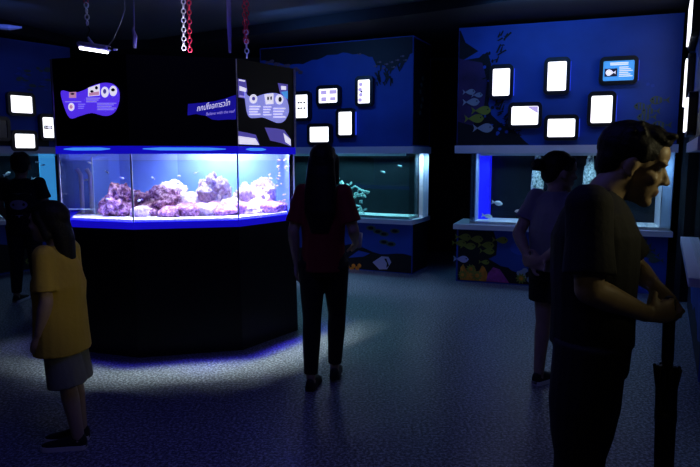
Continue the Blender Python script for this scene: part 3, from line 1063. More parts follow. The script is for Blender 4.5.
# ------------------------------------------------------------------ coral rocks and fish
def rock(name, c, r, m, label, group=None, seed=0, sub=4, amp=.35, flatb=None):
    bm = bmesh.new()
    bmesh.ops.create_icosphere(bm, subdivisions=sub, radius=1)
    so = Vector((seed * 3.1, seed * 1.7, seed * .9))
    for v in bm.verts:
        p = v.co.copy()
        k = 1 + amp * noise.noise(p * 1.6 + so) + amp * .45 * noise.noise(p * 4 + so) + amp * .36 * noise.noise(p * 9 + so) + amp * .3 * abs(noise.noise(p * 20 + so))
        v.co = Vector((p.x * r[0] * k, p.y * r[1] * k, p.z * r[2] * k))
    z0 = min(v.co.z for v in bm.verts)
    cut = -r[2] * .55
    for v in bm.verts:
        v.co.z = max(v.co.z, cut) - cut
    me = bpy.data.meshes.new(name)
    bm.to_mesh(me)
    bm.free()
    me.materials.append(m)
    for p in me.polygons:
        p.use_smooth = True
    o = bpy.data.objects.new(name, me)
    COL.objects.link(o)
    o.location = c
    o.rotation_euler.z = seed * 1.3
    W[o] = Matrix.Translation(Vector(c))
    return tag(o, label, 'rock', group)


SZ = 1.05
RG = 'coral rocks heaped in the show tank'
RL = 'purple encrusted coral rock in the heap inside the many sided tank'
big = [
    (122, 5.15, (.17, .14, .16), 'rock_purple', 'dark purple sloping rock at the end of the heap near the overflow pipes'),
    (158, 5.2, (.19, .17, .135), 'rock_purple', 'broad purple rock just behind the second glass corner'),
    (172, 5.42, (.15, .13, .165), 'rock_pale', 'pale humped coral rock behind the broad purple rock'),
    (214, 5.4, (.17, .14, .20), 'rock_pale', 'tallest pale coral rock, peaking behind the glass corner under the name board'),
    (246, 5.45, (.13, .12, .145), 'rock_pale', 'small pale rock between the two peaks in the show tank'),
    (262, 5.52, (.14, .12, .19), 'rock_pale', 'pink tinged peaked rock behind the small white fish'),
]
for k, (px, d, r, m, lab) in enumerate(big):
    p = at(px, 200, d)
    rock('coral_rock', (p.x, p.y, SZ), r, M[m], lab, seed=k + 1, sub=5)
for k, (px, d, s) in enumerate([(140, 4.98, .085), (168, 4.96, .09), (188, 5.02, .10), (205, 5.06, .085), (222, 5.1, .10), (238, 5.2, .09), (250, 5.22, .085), (268, 5.34, .095), (280, 5.5, .07),
                                (192, 5.3, .13), (112, 5.2, .07), (150, 5.0, .07), (230, 5.3, .12), (181, 5.15, .11), (212, 5.2, .11), (257, 5.35, .1)]):
    p = at(px, 200, d)
    rock('coral_rock', (p.x, p.y + .03, SZ), (s * 1.15, s, s * random.uniform(.6, .85)), M['rock_purple' if k % 3 else 'rock_pale'], RL, RG, seed=20 + k, sub=3)


def fish_proto(name, L, m, label, group, tall=.42):
    t = thing(name, label, 'fish', (0, 0, 0), group)
    mb = MB()
    cs, rx, ry = [], [], []
    for i in range(9):
        q = i / 8
        cs.append((L * (.5 - q * .75), 0, 0))
        h = max(.02, math.sin(math.pi * (q * .93 + .03)) ** .8)
        rx.append(L * .11 * h)
        ry.append(L * tall * .5 * h)
    mb.loft(cs, rx, ry, (0, 1, 0), 10)
    mb.build('body', m, t, smooth=True)
    MB().prism([(-L * .23, .04 * L), (-L * .5, .2 * L), (-L * .44, 0), (-L * .5, -.2 * L), (-L * .23, -.04 * L)], lambda a, b, d: (a, d, b), -.002, .002).build('tail', m, t)
    return t


def place_fish(proto, spots, rot=None):
    for i, (p, rz) in enumerate(spots):
        o = proto if i == 0 else copy_tree(proto)
        o.location = p
        o.rotation_euler = (0, random.uniform(-.5, .5), rz)


f = fish_proto('fish', .042, M['fishw'], 'tiny silver white fish swimming in the blue part of the show tank', 'tiny white fish in the show tank')
place_fish(f, [(at(px, py, d), random.uniform(-.7, .7) + (math.pi if i % 2 else 0)) for i, (px, py, d) in enumerate([(65, 194, 5.1), (90.5, 163, 5.1), (86, 180, 5.2), (108, 199, 4.95), (122, 178, 4.9), (153, 178, 4.95), (179, 176, 5.0), (196, 173, 5.0), (177, 183, 5.05), (203, 181, 5.1), (209, 186, 5.1), (140, 200, 4.9), (107, 172, 5.3)])])
f = fish_proto('fish', .036, M['fishp'], 'tiny pinkish fish in the shoal at the far pane of the show tank', 'shoal of tiny fish at the far pane')
place_fish(f, [(at(random.uniform(268, 290), random.uniform(158, 205), random.uniform(5.4, 5.52)), random.uniform(-3, 3)) for i in range(24)])
# fish and stones of the wall tanks
dw = thing('driftwood', 'pale branching driftwood with leafy tips in the teal tank', 'driftwood', UC.p(1.5, .28, LZ1 + .025))
q = lambda px, py, y: UC.p(*(lambda h: (h[0], y, h[1]))(UC.hit(px, py, y)))
mb = MB()
mb.tube([q(345, 219, .25), q(349, 205, .25), q(346, 190, .25), q(341, 181, .25)], [.03, .028, .03, .02], 10)
mb.tube([q(347, 203, .25), q(356, 196, .22), q(366, 192, .22)], [.02, .018, .012], 8)
mb.tube([q(349, 205, .25), q(360, 206, .28), q(364, 214, .28)], [.018, .014, .01], 8)
mb.tube([q(347, 192, .25), q(355, 186, .28), q(362, 190, .3)], [.02, .014, .01], 8)
mb.build('branches', M['rock_green'], dw, smooth=True)
for k in range(26):
    px, py = random.choice([(343, 183), (350, 186), (357, 197), (366, 193), (363, 198), (349, 203), (362, 212), (359, 190)])
    p0 = q(px + random.uniform(-5, 5), py + random.uniform(-4, 4), random.uniform(.18, .34))
    if k == 0:
        lb = MB()
    lb.ell(p0, (.03, .012, .016), Matrix.Rotation(random.uniform(-1, 1), 3, 'Y'), 8, 6)
lb.build('leaves', M['rock_green'], dw, smooth=True)
for px, lab in ((537, 'speckled white and green rock column behind the woman with the bun'), (589, 'speckled white and green rock column behind the man with the umbrella')):
    x, _ = UR.hit(px, 190, .42)
    rock('rock_column', UR.p(x, .44, LZ1 + .025), (.075, .07, .52), M['rock_green'], lab, seed=px, amp=.3)
f = fish_proto('fish', .15, M['fishw'], 'silver fish swimming beside the blue divider in the wall tank', None)
x, z = UR.hit(497, 203, .2)
place_fish(f, [(UR.p(x, .2, z), .2)])
f = fish_proto('fish', .11, M['fishp'], 'small yellowish fish near the speckled rock column', None, .4)
x, z = UR.hit(519, 211, .2)
place_fish(f, [(UR.p(x, .2, z), 2.6)])
f = fish_proto('fish', .14, M['fishw'], 'silver fish low beside the blue divider just above the sand', None, .4)
x, z = UR.hit(487, 216, .2)
place_fish(f, [(UR.p(x, .2, z), .1)])
f = fish_proto('fish', .11, M['fishw'], 'white fish behind the shoulder of the man in the printed shirt', None)
x, z = UL.hit(35, 179, .2)
place_fish(f, [(UL.p(x, .2, z), 1.0)])
f = fish_proto('fish', .11, M['fishw'], 'white fish beside the head of the man in the printed shirt', None)
x, z = UL.hit(7, 174, .2)
place_fish(f, [(UL.p(x, .2, z), 1.0)])
f = fish_proto('fish', .06, M['fishw'], 'tiny white fish near the cyan panel of the dark wall tank', 'tiny fish near the cyan panel')
place_fish(f, [(UL.p(*(lambda h: (h[0], .1, h[1]))(UL.hit(px, py, .1))), .9) for px, py in ((37.5, 162), (43, 165))])
f = fish_proto('fish', .07, M['fishw'], 'tiny white fish near the top of the teal tank', 'tiny fish in the teal tank')
place_fish(f, [(UC.p(*(lambda h: (h[0], .2, h[1]))(UC.hit(px, py, .2))), .3) for px, py in ((400, 166), (383, 172))])


# ------------------------------------------------------------------ chains, cords, hanging lamp
def chain(pts, m, name, label, link=.05, wire=.0055, wid=.016):
    """interlocking oval links from pts[0] to pts[1]"""
    a, b = Vector(pts[0]), Vector(pts[1])
    d = (b - a).normalized()
    n = max(1, int((b - a).length / (link * .74)))
    mb = MB()
    for k in range(n):
        c = a.lerp(b, (k + .5) / n)
        sd = Vector((1, 0, 0)) if k % 2 == 0 else Vector((0, 1, 0))
        sd = (sd - d * sd.dot(d)).normalized()
        ring = []
        for i in range(15):
            t = 2 * math.pi * i / 14
            e = math.cos(t)
            ring.append(c + d * (link * .5 - wire) * (abs(e) ** .8) * (1 if e > 0 else -1) + sd * wid * math.sin(t))
        mb.tube(ring, wire, 6)
    o = mb.build(name, m, smooth=True, loc=tuple(b))
    return tag(o, label, 'chain')


D_ = 5.35
chain((at(184, -14, D_).xyz.to_tuple()[0:2] + (CZ,), at(184, 50, D_)), M['whitechain'], 'hanging_chain', 'white plastic chain beside a red one above the show tank')
chain((at(189, -14, D_).xyz.to_tuple()[0:2] + (CZ,), at(190, 52, D_)), M['redchain'], 'hanging_chain', 'red plastic chain hanging next to the white chain')
chain((at(243, -14, D_).xyz.to_tuple()[0:2] + (CZ,), at(245, 42, D_)), M['redchain'], 'hanging_chain', 'thinner red chain of the pair ending in white links', .045, .0045, .014)
chain((at(247, -14, D_ + .05).xyz.to_tuple()[0:2] + (CZ,), at(247, 43, D_ + .05)), M['redchain'], 'hanging_chain', 'longer red chain of the pair ending in white links')
chain((at(246, 30, D_ + .03), at(247, 58, D_ + .03)), M['whitechain'], 'hanging_chain', 'short white chain length below the pair of red chains')
DL = 5.0
chain((at(86, -16, DL).xyz.to_tuple()[0:2] + (CZ,), at(86, 3, DL)), M['redchain'], 'hanging_chain', 'short red chain end above the hanging tube lamp')
chain((at(86, 2, DL), at(87.5, 26, DL)), M['whitechain'], 'hanging_chain', 'white plastic chain carrying the hanging tube lamp')
# lamp
hl = thing('hanging_lamp', 'small lit tube lamp hanging on a chain over the show tank', 'lamp', at(95, 46, DL))
p0, p1 = at(79.5, 44, DL), at(109, 48.5, DL - .12)
dd = (p1 - p0).normalized()
sd = Vector((dd.y, -dd.x, 0)).normalized()
mb = MB()
mb.loft([p0, p0.lerp(p1, .03), p0.lerp(p1, .97), p1], [.03, .042, .042, .03], [.016, .022, .022, .016], sd, 12)
mb.build('housing', M['lampbody'], hl, smooth=True)
dn = Vector((0, 0, -.026))
MB().tube([p0 + dn + dd * .01, p1 + dn - dd * .02], .016, 10).build('tube', M['tube'], hl, smooth=True)
MB().tube([at(87.5, 25, DL), at(90, 30, DL), at(87, 36, DL), at(89, 42, DL)], .006).build('hook', M['frame'], hl, smooth=True)
mb = MB()
mb.loft([at(88, 37, DL), at(89.5, 40, DL), at(93, 43.5, DL - .03)], [.008, .016, .02], [.008, .012, .008], (0, 1, 0), 10)
mb.build('bracket', M['lampbody'], hl, smooth=True)
MB().tube([p1, p1 + dd * .05], .012).build('end_socket', M['frame'], hl, smooth=True)
MB().tube([p1 + dd * .05, p1 + dd * .08], .008).build('plug_tip', M['whitechain'], hl, smooth=True)
MB().tube([p1 + Vector((-.01, 0, .015)), at(113, 40, DL), at(120, 24, DL), at(124.5, 10, DL), (at(126, -14, DL).x, DL, CZ)], .005).build('power_cord', M['cordg'], hl, smooth=True)
o = MB().tube([(at(134.5, -14, DL + .2).x, DL + .2, CZ), at(134, 26, DL + .2), at(133, 30, DL + .2), at(135, 36, DL + .2), at(134.5, 48, DL + .2)], [.005, .005, .012, .018, .014]).build('dangling_cable', M['cord'], smooth=True, loc=tuple(at(134, 40, DL + .2)))
tag(o, 'thin violet cord with a bundled end beside the hanging lamp', 'cord')
o = MB().loft([(at(229, -14, 5.4).x, 5.4, CZ), at(229, 20, 5.4), at(230, 53, 5.4)], [.022, .02, .012], [.004, .004, .004], (1, 0, 0), 8).build('hanging_strap', M['cord'], loc=tuple(at(230, 53, 5.4)))
tag(o, 'flat violet strap hanging between the two sets of chains', 'strap')
tl = thing('ceiling_fixture', 'pale unlit ceiling lamp fixture above the dark wall aquarium', 'lamp', at(10, 27, 7.2))
MB().loft([at(-40, 24, 7.2), at(10, 27.5, 7.2), at(22, 27.5, 7.25)], [.05, .045, .01], [.03, .03, .01], (0, 1, 0), 10).build('housing', M['lampbody'], tl)
q0 = at(-10, 25, 7.2)
MB().box(q0.x - .03, q0.x + .03, 7.17, 7.23, q0.z, CZ).build('mount', M['frame'], tl)


# ------------------------------------------------------------------ people
def hand(mb, wrist, d, pn, side, curl, s=1.0):
    """palm and five fingers; d = along the hand, pn = palm normal, side=+1 thumb on d x pn side"""
    d, pn = Vector(d).normalized(), Vector(pn).normalized()
    pn = (pn - d * pn.dot(d)).normalized()
    t = d.cross(pn) * side
    wrist = Vector(wrist)
    mb.loft([wrist - d * .01 * s, wrist + d * .03 * s, wrist + d * .065 * s, wrist + d * .09 * s], [.024 * s, .034 * s, .040 * s, .038 * s], [.018 * s, .017 * s, .015 * s, .012 * s], t, 14)
    for k, (off, L) in enumerate(((.029, .070), (.010, .079), (-.010, .074), (-.028, .058))):
        p = wrist + d * .088 * s + t * off * s
        a = curl * .35
        fd = d
        for j, fr in enumerate((.45, .31, .24)):
            fd = (d * math.cos(a) + pn * math.sin(a)).normalized()
            q = p + fd * L * fr * s
            mb.cap(p, q, (.0095 - .001 * j) * s, (.0088 - .001 * j) * s, 8)
            p = q
            a += curl * .9
    p = wrist + d * .025 * s + t * .026 * s
    q = p + (d * .6 + t * .75 + pn * .3 * curl).normalized() * .042 * s
    r = q + (d * .85 + t * (.35 - .3 * curl) + pn * .6 * curl).normalized() * .03 * s
    u = r + (d * .9 - t * .2 * curl + pn * .5 * curl).normalized() * .025 * s
    mb.cap(p, q, .014 * s, .0115 * s, 8)
    mb.cap(q, r, .0112 * s, .0105 * s, 8)
    mb.cap(r, u, .0102 * s, .0085 * s, 8)


def head_mat(c, yaw, pitch, roll=0):
    return Matrix.Translation(Vector(c)) @ Matrix.Rotation(yaw, 4, 'Z') @ Matrix.Rotation(pitch, 4, 'Y') @ Matrix.Rotation(roll, 4, 'X')


def head(mb, hm, s=1.0, child=False):
    """head facing +X in its own frame, origin at its middle"""
    keep = mb.m
    mb.m = hm @ Matrix.Scale(s, 4)
    mb.ell((-.012, 0, .030), (.096, .076, .092))
    mb.ell((.030, 0, -.035), (.062, .058, .080))
    mb.ell((.052, 0, .045), (.042, .058, .050))
    mb.ell((.066, 0, -.098 if not child else -.09), (.024, .024, .020))
    mb.ell((-.03, 0, -.03), (.065, .062, .06))
    mb.cap((.086, 0, .012), (.108, 0, -.026), .0085, .0125, 10)
    mb.ell((.100, .012, -.030), (.011, .008, .008))
    mb.ell((.100, -.012, -.030), (.011, .008, .008))
    mb.ell((.088, 0, -.058), (.011, .022, .0065))
    mb.ell((.086, 0, -.070), (.011, .019, .0070))
    for q in (1, -1):
        mb.ell((.080, q * .033, .026), (.014, .026, .007))
        mb.ell((.070, q * .032, .008), (.014, .015, .010))
        mb.ell((.056, q * .042, -.025), (.026, .018, .02))
        mb.ell((-.008, q * .076, -.004), (.020, .010, .033), Matrix.Rotation(.25, 3, 'Y'))
        mb.ell((-.002, q * .080, -.028), (.010, .007, .012))
    mb.m = keep


def paint_face(o, hm, s=1.0):
    """eyes and lips: faces of the body mesh near those places take their own colour"""
    me = o.data
    for m in (M['eye'], M['iris'], M['lip']):
        me.materials.append(m)
    inv = (hm @ Matrix.Scale(s, 4)).inverted() @ W[o]
    for p in me.polygons:
        c = inv @ p.center
        for q in (1, -1):
            if c.x > .07 and abs(c.y - q * .032) < .014 and abs(c.z - .009) < .0065:
                p.material_index = 2 if abs(c.y - q * .032) < .006 else 1
        if c.x > .085 and abs(c.y) < .021 and -.077 < c.z < -.052:
            p.material_index = 3


def make_shoe(t, heel, d, s, mshoe, msole, name='shoe'):
    """heel = ground point under the heel, d = direction the toe points"""
    d = Vector((d[0], d[1], 0)).normalized()
    m = Matrix(((d.x, -d.y, 0, heel[0]), (d.y, d.x, 0, heel[1]), (0, 0, 1, heel[2]), (0, 0, 0, 1))) @ Matrix.Scale(s, 4)
    prof = [(-.035, .022, .07), (-.02, .034, .098), (.03, .037, .098), (.07, .037, .085), (.11, .041, .068), (.15, .046, .058), (.19, .045, .05), (.22, .036, .042), (.235, .018, .034)]
    mb = MB(m)
    rs = []
    for x, hw, h in prof:
        ring = []
        for i in range(16):
            a = 2 * math.pi * i / 16
            ring.append((x, hw * math.cos(a), .018 + max(0, (h - .018) * math.sin(a)) - (.006 if math.sin(a) < 0 else 0)))
        rs.append(ring)
    mb.rings(rs)
    o = mb.build(name, mshoe, t, smooth=True)
    out = [(x, hw * 1.06) for x, hw, h in prof] + [(x, -hw * 1.06) for x, hw, h in prof[::-1]]
    MB(m).prism(out, lambda a, b, q: (a, b, q), 0.001, .030).build('sole', msole, o)
    return o


def lerp(a, b, t):
    return Vector(a).lerp(Vector(b), t)


def figure(name, label, J, skin, top, bottom, hs=1.0, k=1.0, voxel=.008, hair=None, shoes=None, bottom_end=1.0, sleeve=.55, hem=.0, fat=1.0,
           top_name='t_shirt', bottom_name='trousers', curls=(.5, .5), hdir=None, child=False, bw=1.0, hem_drop=.06, toes=None, msole='sole', leg_loose=1.0, hem_out=1.0, taper=False):
    """J: joints in world coordinates. k scales thicknesses. Body = one mesh; clothes, hair and shoes = children."""
    g = lerp(J['ankle_l'], J['ankle_r'], .5)
    t = thing(name, label, 'person', (g.x, g.y, 0))
    lat = (Vector(J['shoulder_l']) - Vector(J['shoulder_r'])).normalized()
    hlat = (Vector(J['hip_l']) - Vector(J['hip_r'])).normalized()
    sh = lerp(J['shoulder_l'], J['shoulder_r'], .5)
    sw = (Vector(J['shoulder_l']) - Vector(J['shoulder_r'])).length / 2
    hip = lerp(J['hip_l'], J['hip_r'], .5)
    up = (sh - hip).normalized()
    neck = Vector(J['neck'])
    crotch = hip - up * .07 * k
    b = MB()
    tc = [crotch, hip, lerp(hip, sh, .3), lerp(hip, sh, .55), lerp(hip, sh, .8), lerp(hip, sh, .96), sh + up * .03 * k]
    trx = [.12 * k, .14 * k, .125 * k, .15 * k, sw * .92, sw * .86, sw * .45]
    trz = [.09 * k, .105 * k * fat, .095 * k * fat, .11 * k * fat, .11 * k, .085 * k, .05 * k]
    b.loft(tc, trx, trz, lat)
    hm = J['head']
    hc = hm.to_translation()
    b.cap(neck, lerp(neck, hc, .75) - (hc - neck) * .0, .054 * k, .052 * k)
    b.cap(sh, neck, .06 * k, .055 * k)
    head(b, hm, hs, child)
    for sd in 'lr':
        s_, e_, w_ = (Vector(J[q + '_' + sd]) for q in ('shoulder', 'elbow', 'wrist'))
        b.cap(s_, e_, .050 * k, .039 * k)
        b.loft([e_, lerp(e_, w_, .25), lerp(e_, w_, .7), w_], [.039 * k, .041 * k, .031 * k, .026 * k], [.039 * k, .041 * k, .029 * k, .021 * k], (0, 0, 1), 16)
        b.ell(e_, (.039 * k,) * 3)
        hd = J.get('hand_' + sd, w_ - e_)
        pn = J.get('palm_' + sd, (hip - w_))
        hand(b, w_, hd, pn, J.get('thumb_' + sd, 1), curls[0 if sd == 'l' else 1], hs * (.85 if child else .98))
        h_, n_, a_ = (Vector(J[q + '_' + sd]) for q in ('hip', 'knee', 'ankle'))
        b.cap(lerp(h_, n_, .12), n_, .078 * k, .048 * k)
        b.loft([n_, lerp(n_, a_, .25), lerp(n_, a_, .6), a_], [.047 * k, .050 * k, .041 * k, .034 * k], [.048 * k, .053 * k, .043 * k, .036 * k], lat, 16)
        b.ell(n_, (.049 * k,) * 3)
        td = Vector(toes[0 if sd == 'l' else 1]) if toes else Vector((1, 0, 0))
        td = Vector((td.x, td.y, 0)).normalized()
        b.cap(a_ + Vector((0, 0, -.03 * k)), a_ + td * .12 * k + Vector((0, 0, -.055 * k)), .034 * k, .024 * k)
    body = b.build('body', skin, t, voxel=voxel, relax=3)
    paint_face(body, hm, hs)
    # top
    c = MB()
    e = .016 * k
    hemc = hip - up * hem_drop * k
    c.loft([hemc, lerp(hemc, hip, .6), lerp(hip, sh, .3), lerp(hip, sh, .55), lerp(hip, sh, .8), lerp(hip, sh, .96), sh + up * .025 * k, sh + up * .05 * k],
           [.175 * k * bw * hem_out, .175 * k * bw * hem_out ** .6, .165 * k * bw, .172 * k * bw, sw * .98, sw * .94, sw * .62, .07 * k],
           [.135 * k * fat * hem_out, .13 * k * fat * hem_out ** .6, .128 * k * fat, .135 * k * fat, .128 * k, .10 * k, .075 * k, .06 * k], lat)
    for sd in 'lr':
        s_, e_ = Vector(J['shoulder_' + sd]), Vector(J['elbow_' + sd])
        q = lerp(s_, e_, sleeve)
        c.ell(s_, (.066 * k,) * 3)
        c.tube([s_ + (s_ - e_) * .05, lerp(s_, q, .5), q], [.064 * k, .064 * k, .066 * k * (1.1 if sleeve < .9 else .8)], 18)
    top_o = c.build(top_name, top, t, voxel=voxel, relax=3)
    # bottom
    c = MB()
    c.loft([crotch - up * .02, hip, hip + up * .10 * k], [.15 * k, .17 * k, .15 * k], [.115 * k * fat, .122 * k * fat, .11 * k * fat], hlat)
    for sd in 'lr':
        h_, n_, a_ = (Vector(J[q + '_' + sd]) for q in ('hip', 'knee', 'ankle'))
        if bottom_end <= 1:
            q = lerp(h_, n_, bottom_end)
            c.tube([h_, lerp(h_, q, .5), q], [.10 * k, .096 * k * (1 + (leg_loose - 1) * .4), .097 * k * leg_loose], 18)
        else:
            q = lerp(n_, a_, bottom_end - 1)
            if taper:
                c.tube([h_, lerp(h_, n_, .45), lerp(h_, n_, .68), lerp(h_, n_, .84), n_, lerp(n_, q, .3), q], [.104 * k, .098 * k, .082 * k, .064 * k, .06 * k, .06 * k, .05 * k], 18)
                continue
            c.tube([h_, lerp(h_, n_, .6), n_, lerp(n_, q, .3), q], [.102 * k, .082 * k, .066 * k, .066 * k, .05 * k], 18)
    c.build(bottom_name, bottom, t, voxel=voxel, relax=3)
    if hair:
        c = MB()
        hair(c, hm @ Matrix.Scale(hs, 4))
        c.build('hair', M['hair'], t, voxel=voxel * .8, relax=2)
    for i, sd in enumerate('lr'):
        a_ = Vector(J['ankle_' + sd])
        td = Vector(toes[i]) if toes else Vector((1, 0, 0))
        td = Vector((td.x, td.y, 0)).normalized()
        z = max(0, a_.z - .085 * k)
        make_shoe(t, (a_.x - td.x * .01, a_.y - td.y * .01, z), td, k * .98, M['shoe'], M[msole])
    return t, body, top_o


def stand(loc, face, h, k=None, over=None, sw=.17, hw=.085):
    """joints of somebody of height h at loc, facing angle face"""
    s = h / 1.70
    rot = Matrix.Translation(Vector((loc[0], loc[1], 0))) @ Matrix.Rotation(face, 4, 'Z') @ Matrix.Scale(s, 4)
    B = dict(hip_l=(0, hw, .90), hip_r=(0, -hw, .90), knee_l=(.02, hw, .48), knee_r=(.02, -hw, .48), ankle_l=(-.01, hw, .085), ankle_r=(-.01, -hw, .085),
             shoulder_l=(0, sw, 1.38), shoulder_r=(0, -sw, 1.38), neck=(-.005, 0, 1.44), elbow_l=(-.02, sw + .06, 1.10), elbow_r=(-.02, -sw - .06, 1.10),
             wrist_l=(.05, sw + .07, .86), wrist_r=(.05, -sw - .07, .86))
    J = {}
    for q, v in B.items():
        J[q] = rot @ Vector((over or {}).get(q, v))
    r3 = rot.to_3x3()
    for q, v in (over or {}).items():
        if q.startswith(('hand', 'palm')):
            J[q] = (r3 @ Vector(v)).normalized()
        elif q.startswith('thumb'):
            J[q] = v
    hy, hp, ho = (over or {}).get('headrot', (0, 0, 0))
    hp_ = rot @ Vector((over or {}).get('head', (.015, 0, 1.585)))
    J['head'] = head_mat(hp_, face + hy, hp, ho)
    J['s'] = s
    return J


def hair_long(c, hm):
    c.m = hm
    c.ell((-.020, 0, .040), (.106, .090, .095))
    c.ell((-.055, 0, .0), (.070, .088, .10))
    c.loft([(-.06, 0, .03), (-.085, 0, -.08), (-.10, 0, -.18), (-.125, 0, -.32), (-.13, 0, -.46)], [.088, .098, .108, .105, .06], [.05, .052, .048, .04, .018], (0, 1, 0), 18)
    for q in (1, -1):
        c.cap((.02, q * .075, .03), (-.02, q * .085, -.12), .03, .028)
        c.cap((.05, q * .05, .085), (.02, q * .078, .0), .022, .016)


def hair_short(c, hm):
    c.m = hm
    c.ell((-.022, 0, .050), (.104, .086, .086))
    c.ell((-.062, 0, .005), (.052, .074, .075))
    c.ell((.030, 0, .098), (.058, .064, .032), Matrix.Rotation(.15, 3, 'Y'))
    for q in (1, -1):
        c.ell((.006, q * .072, .045), (.026, .012, .035))
    for i in range(46):
        a, b2 = random.uniform(-math.pi, math.pi), random.uniform(.45, 1.3)
        d = Vector((math.cos(a) * math.cos(b2), math.sin(a) * math.cos(b2), math.sin(b2)))
        p = Vector((-.020 + d.x * .098, d.y * .080, .052 + d.z * .078))
        c.cap(p, p + Vector((d.x * .010 + .008, d.y * .010, d.z * .008)), .012, .007, 6)
    for i in range(7):
        c.cap((.05, (i - 3) * .014, .108), (.080 + .003 * (i % 3), (i - 3) * .014, .112 + .004 * (i % 2)), .013, .009, 6)


def hair_bun(c, hm):
    c.m = hm
    c.ell((-.020, 0, .042), (.102, .084, .090))
    c.ell((-.060, 0, .0), (.050, .074, .075))
    c.ell((-.140, 0, .034), (.040, .045, .038))
    c.cap((-.08, 0, .03), (-.14, 0, .03), .042, .03)
    for i in range(10):
        c.cap((-.135, random.uniform(-.02, .02), .03), (-.175 + random.uniform(-.015, .01), random.uniform(-.04, .04), .03 + random.uniform(-.035, .03)), .011, .004, 6)
    for q in (1, -1):
        c.cap((.045, q * .060, .075), (.0, q * .080, .02), .018, .014)


# --- child in yellow, facing the picture's edge
Jc = stand((-1.515, 3.17), math.pi - .12, 1.28, sw=.15, hw=.062, over=dict(
    head=(.055, 0, 1.585), headrot=(.0, -.06, 0),
    ankle_l=(-.115, .055, .085), ankle_r=(-.06, -.08, .085), knee_l=(-.06, .06, .46), knee_r=(-.03, -.075, .46),
    elbow_l=(-.03, .20, 1.08), wrist_l=(.04, .20, .85), elbow_r=(.02, -.20, 1.08), wrist_r=(.08, -.18, .86), palm_l=(.2, -1, 0), thumb_l=1))


def hair_child(c, hm):
    c.m = hm
    c.ell((-.020, 0, .042), (.108, .090, .094))
    c.ell((-.055, 0, .0), (.068, .086, .09))
    c.ell((.055, 0, .075), (.045, .06, .032), Matrix.Rotation(.5, 3, 'Y'))
    c.loft([(-.065, 0, .02), (-.10, 0, -.08), (-.115, 0, -.20), (-.115, 0, -.32), (-.105, 0, -.40)], [.078, .072, .062, .05, .02], [.05, .052, .046, .036, .012], (0, 1, 0), 18)
    for q in (1, -1):
        c.cap((.015, q * .074, .05), (-.045, q * .080, -.07), .024, .022)


ct, cb, ctop = figure('person', 'child in a loose yellow t-shirt and grey shorts facing the edge, in profile', Jc, M['skinp'], M['tyel'], M['sgrey'], hs=.90, k=.86, voxel=.007,
                      hair=hair_child, bottom_end=.99, leg_loose=1.18, hem_out=1.06, sleeve=.78, bottom_name='shorts', child=True, toes=((-1, -.1), (-1, -.16)), hem_drop=.18, bw=1.06, fat=1.08)
# faint white print on the child's chest
cp = MB()
hipc, shc = lerp(Jc['hip_l'], Jc['hip_r'], .5), lerp(Jc['shoulder_l'], Jc['shoulder_r'], .5)

# --- woman walking away, seen from behind
Jw = stand((-.175, 4.03), math.pi / 2 - .15, 1.60, sw=.14, hw=.08, over=dict(
    hip_l=(0, .082, .90), hip_r=(0, -.082, .90),
    knee_l=(-.02, .08, .48), ankle_l=(-.10, .075, .085), knee_r=(.12, -.075, .50), ankle_r=(.10, -.06, .105),
    elbow_l=(-.06, .20, 1.12), wrist_l=(.02, .20, .88), elbow_r=(-.02, -.215, 1.13), wrist_r=(.16, -.20, 1.02),
    palm_r=(.2, .6, .5), thumb_r=-1))
figure('person', 'woman with long dark hair walking away in red and black top and black trousers', Jw, M['skinp'], M['tred'], M['tblack'], hs=.97, k=.93, voxel=.008,
       hair=hair_long, bottom_end=1.93, sleeve=.8, toes=((.15, 1), (.05, 1)), bw=.92, msole='shoe')
wr = Vector(Jw['wrist_r'])
pc = thing('paper_cup', 'small pale cup held by the walking woman in the red top', 'cup', tuple(wr + Vector((.02, .07, -.01))))
MB().loft([wr + Vector((.02, .09, -.05)), wr + Vector((.02, .09, .05))], [.026, .034], [.026, .034], (1, 0, 0), 16).build('body', M['ledge'], pc, smooth=True)
# --- woman with a bun, hands clasped behind
Jb = stand((1.33, 4.0), R(38), 1.555, sw=.16, hw=.08, over=dict(
    head=(.03, 0, 1.565), headrot=(-.5, .08, 0),
    elbow_l=(-.13, .215, 1.12), elbow_r=(-.14, -.215, 1.12), wrist_l=(-.20, .06, .95), wrist_r=(-.215, -.05, .97),
    hand_l=(-.1, -1, -.1), hand_r=(-.05, 1, -.2), palm_l=(-1, 0, 0), palm_r=(1, 0, 0), thumb_l=1, thumb_r=-1))
figure('person', 'woman with a hair bun in lavender t-shirt and dark shorts, hands behind her back', Jb, M['skinp'], M['tlav'], M['tblack'], hs=1.08, k=1.0, voxel=.008,
       hair=hair_bun, bottom_end=.62, sleeve=.62, bottom_name='shorts', toes=((1, .7), (1, .5)), fat=1.1, hem_drop=.02)

# --- man by the far tank, seen from behind
Jm = stand((-3.41, 6.45), R(100), 1.555, sw=.19, hw=.09, over=dict(ankle_l=(0, .13, .085), knee_l=(.02, .11, .48), ankle_r=(0, -.12, .085), elbow_l=(.0, .255, 1.12), elbow_r=(.0, -.255, 1.12), wrist_l=(.12, .20, .95), wrist_r=(.12, -.2, .95), headrot=(.2, 0, 0)))
Jm['head'] = Matrix.Translation((0, 0, -.015)) @ Jm['head']
mt, mb_, mtop = figure('person', 'man in black t-shirt with white back print facing the dark tank', Jm, M['skin'], M['tblack'], M['tdark'], hs=1.1, k=.98, voxel=.01,
                       hair=hair_short, bottom_end=1.92, sleeve=.7, toes=((0, 1), (.2, 1)), fat=1.05)


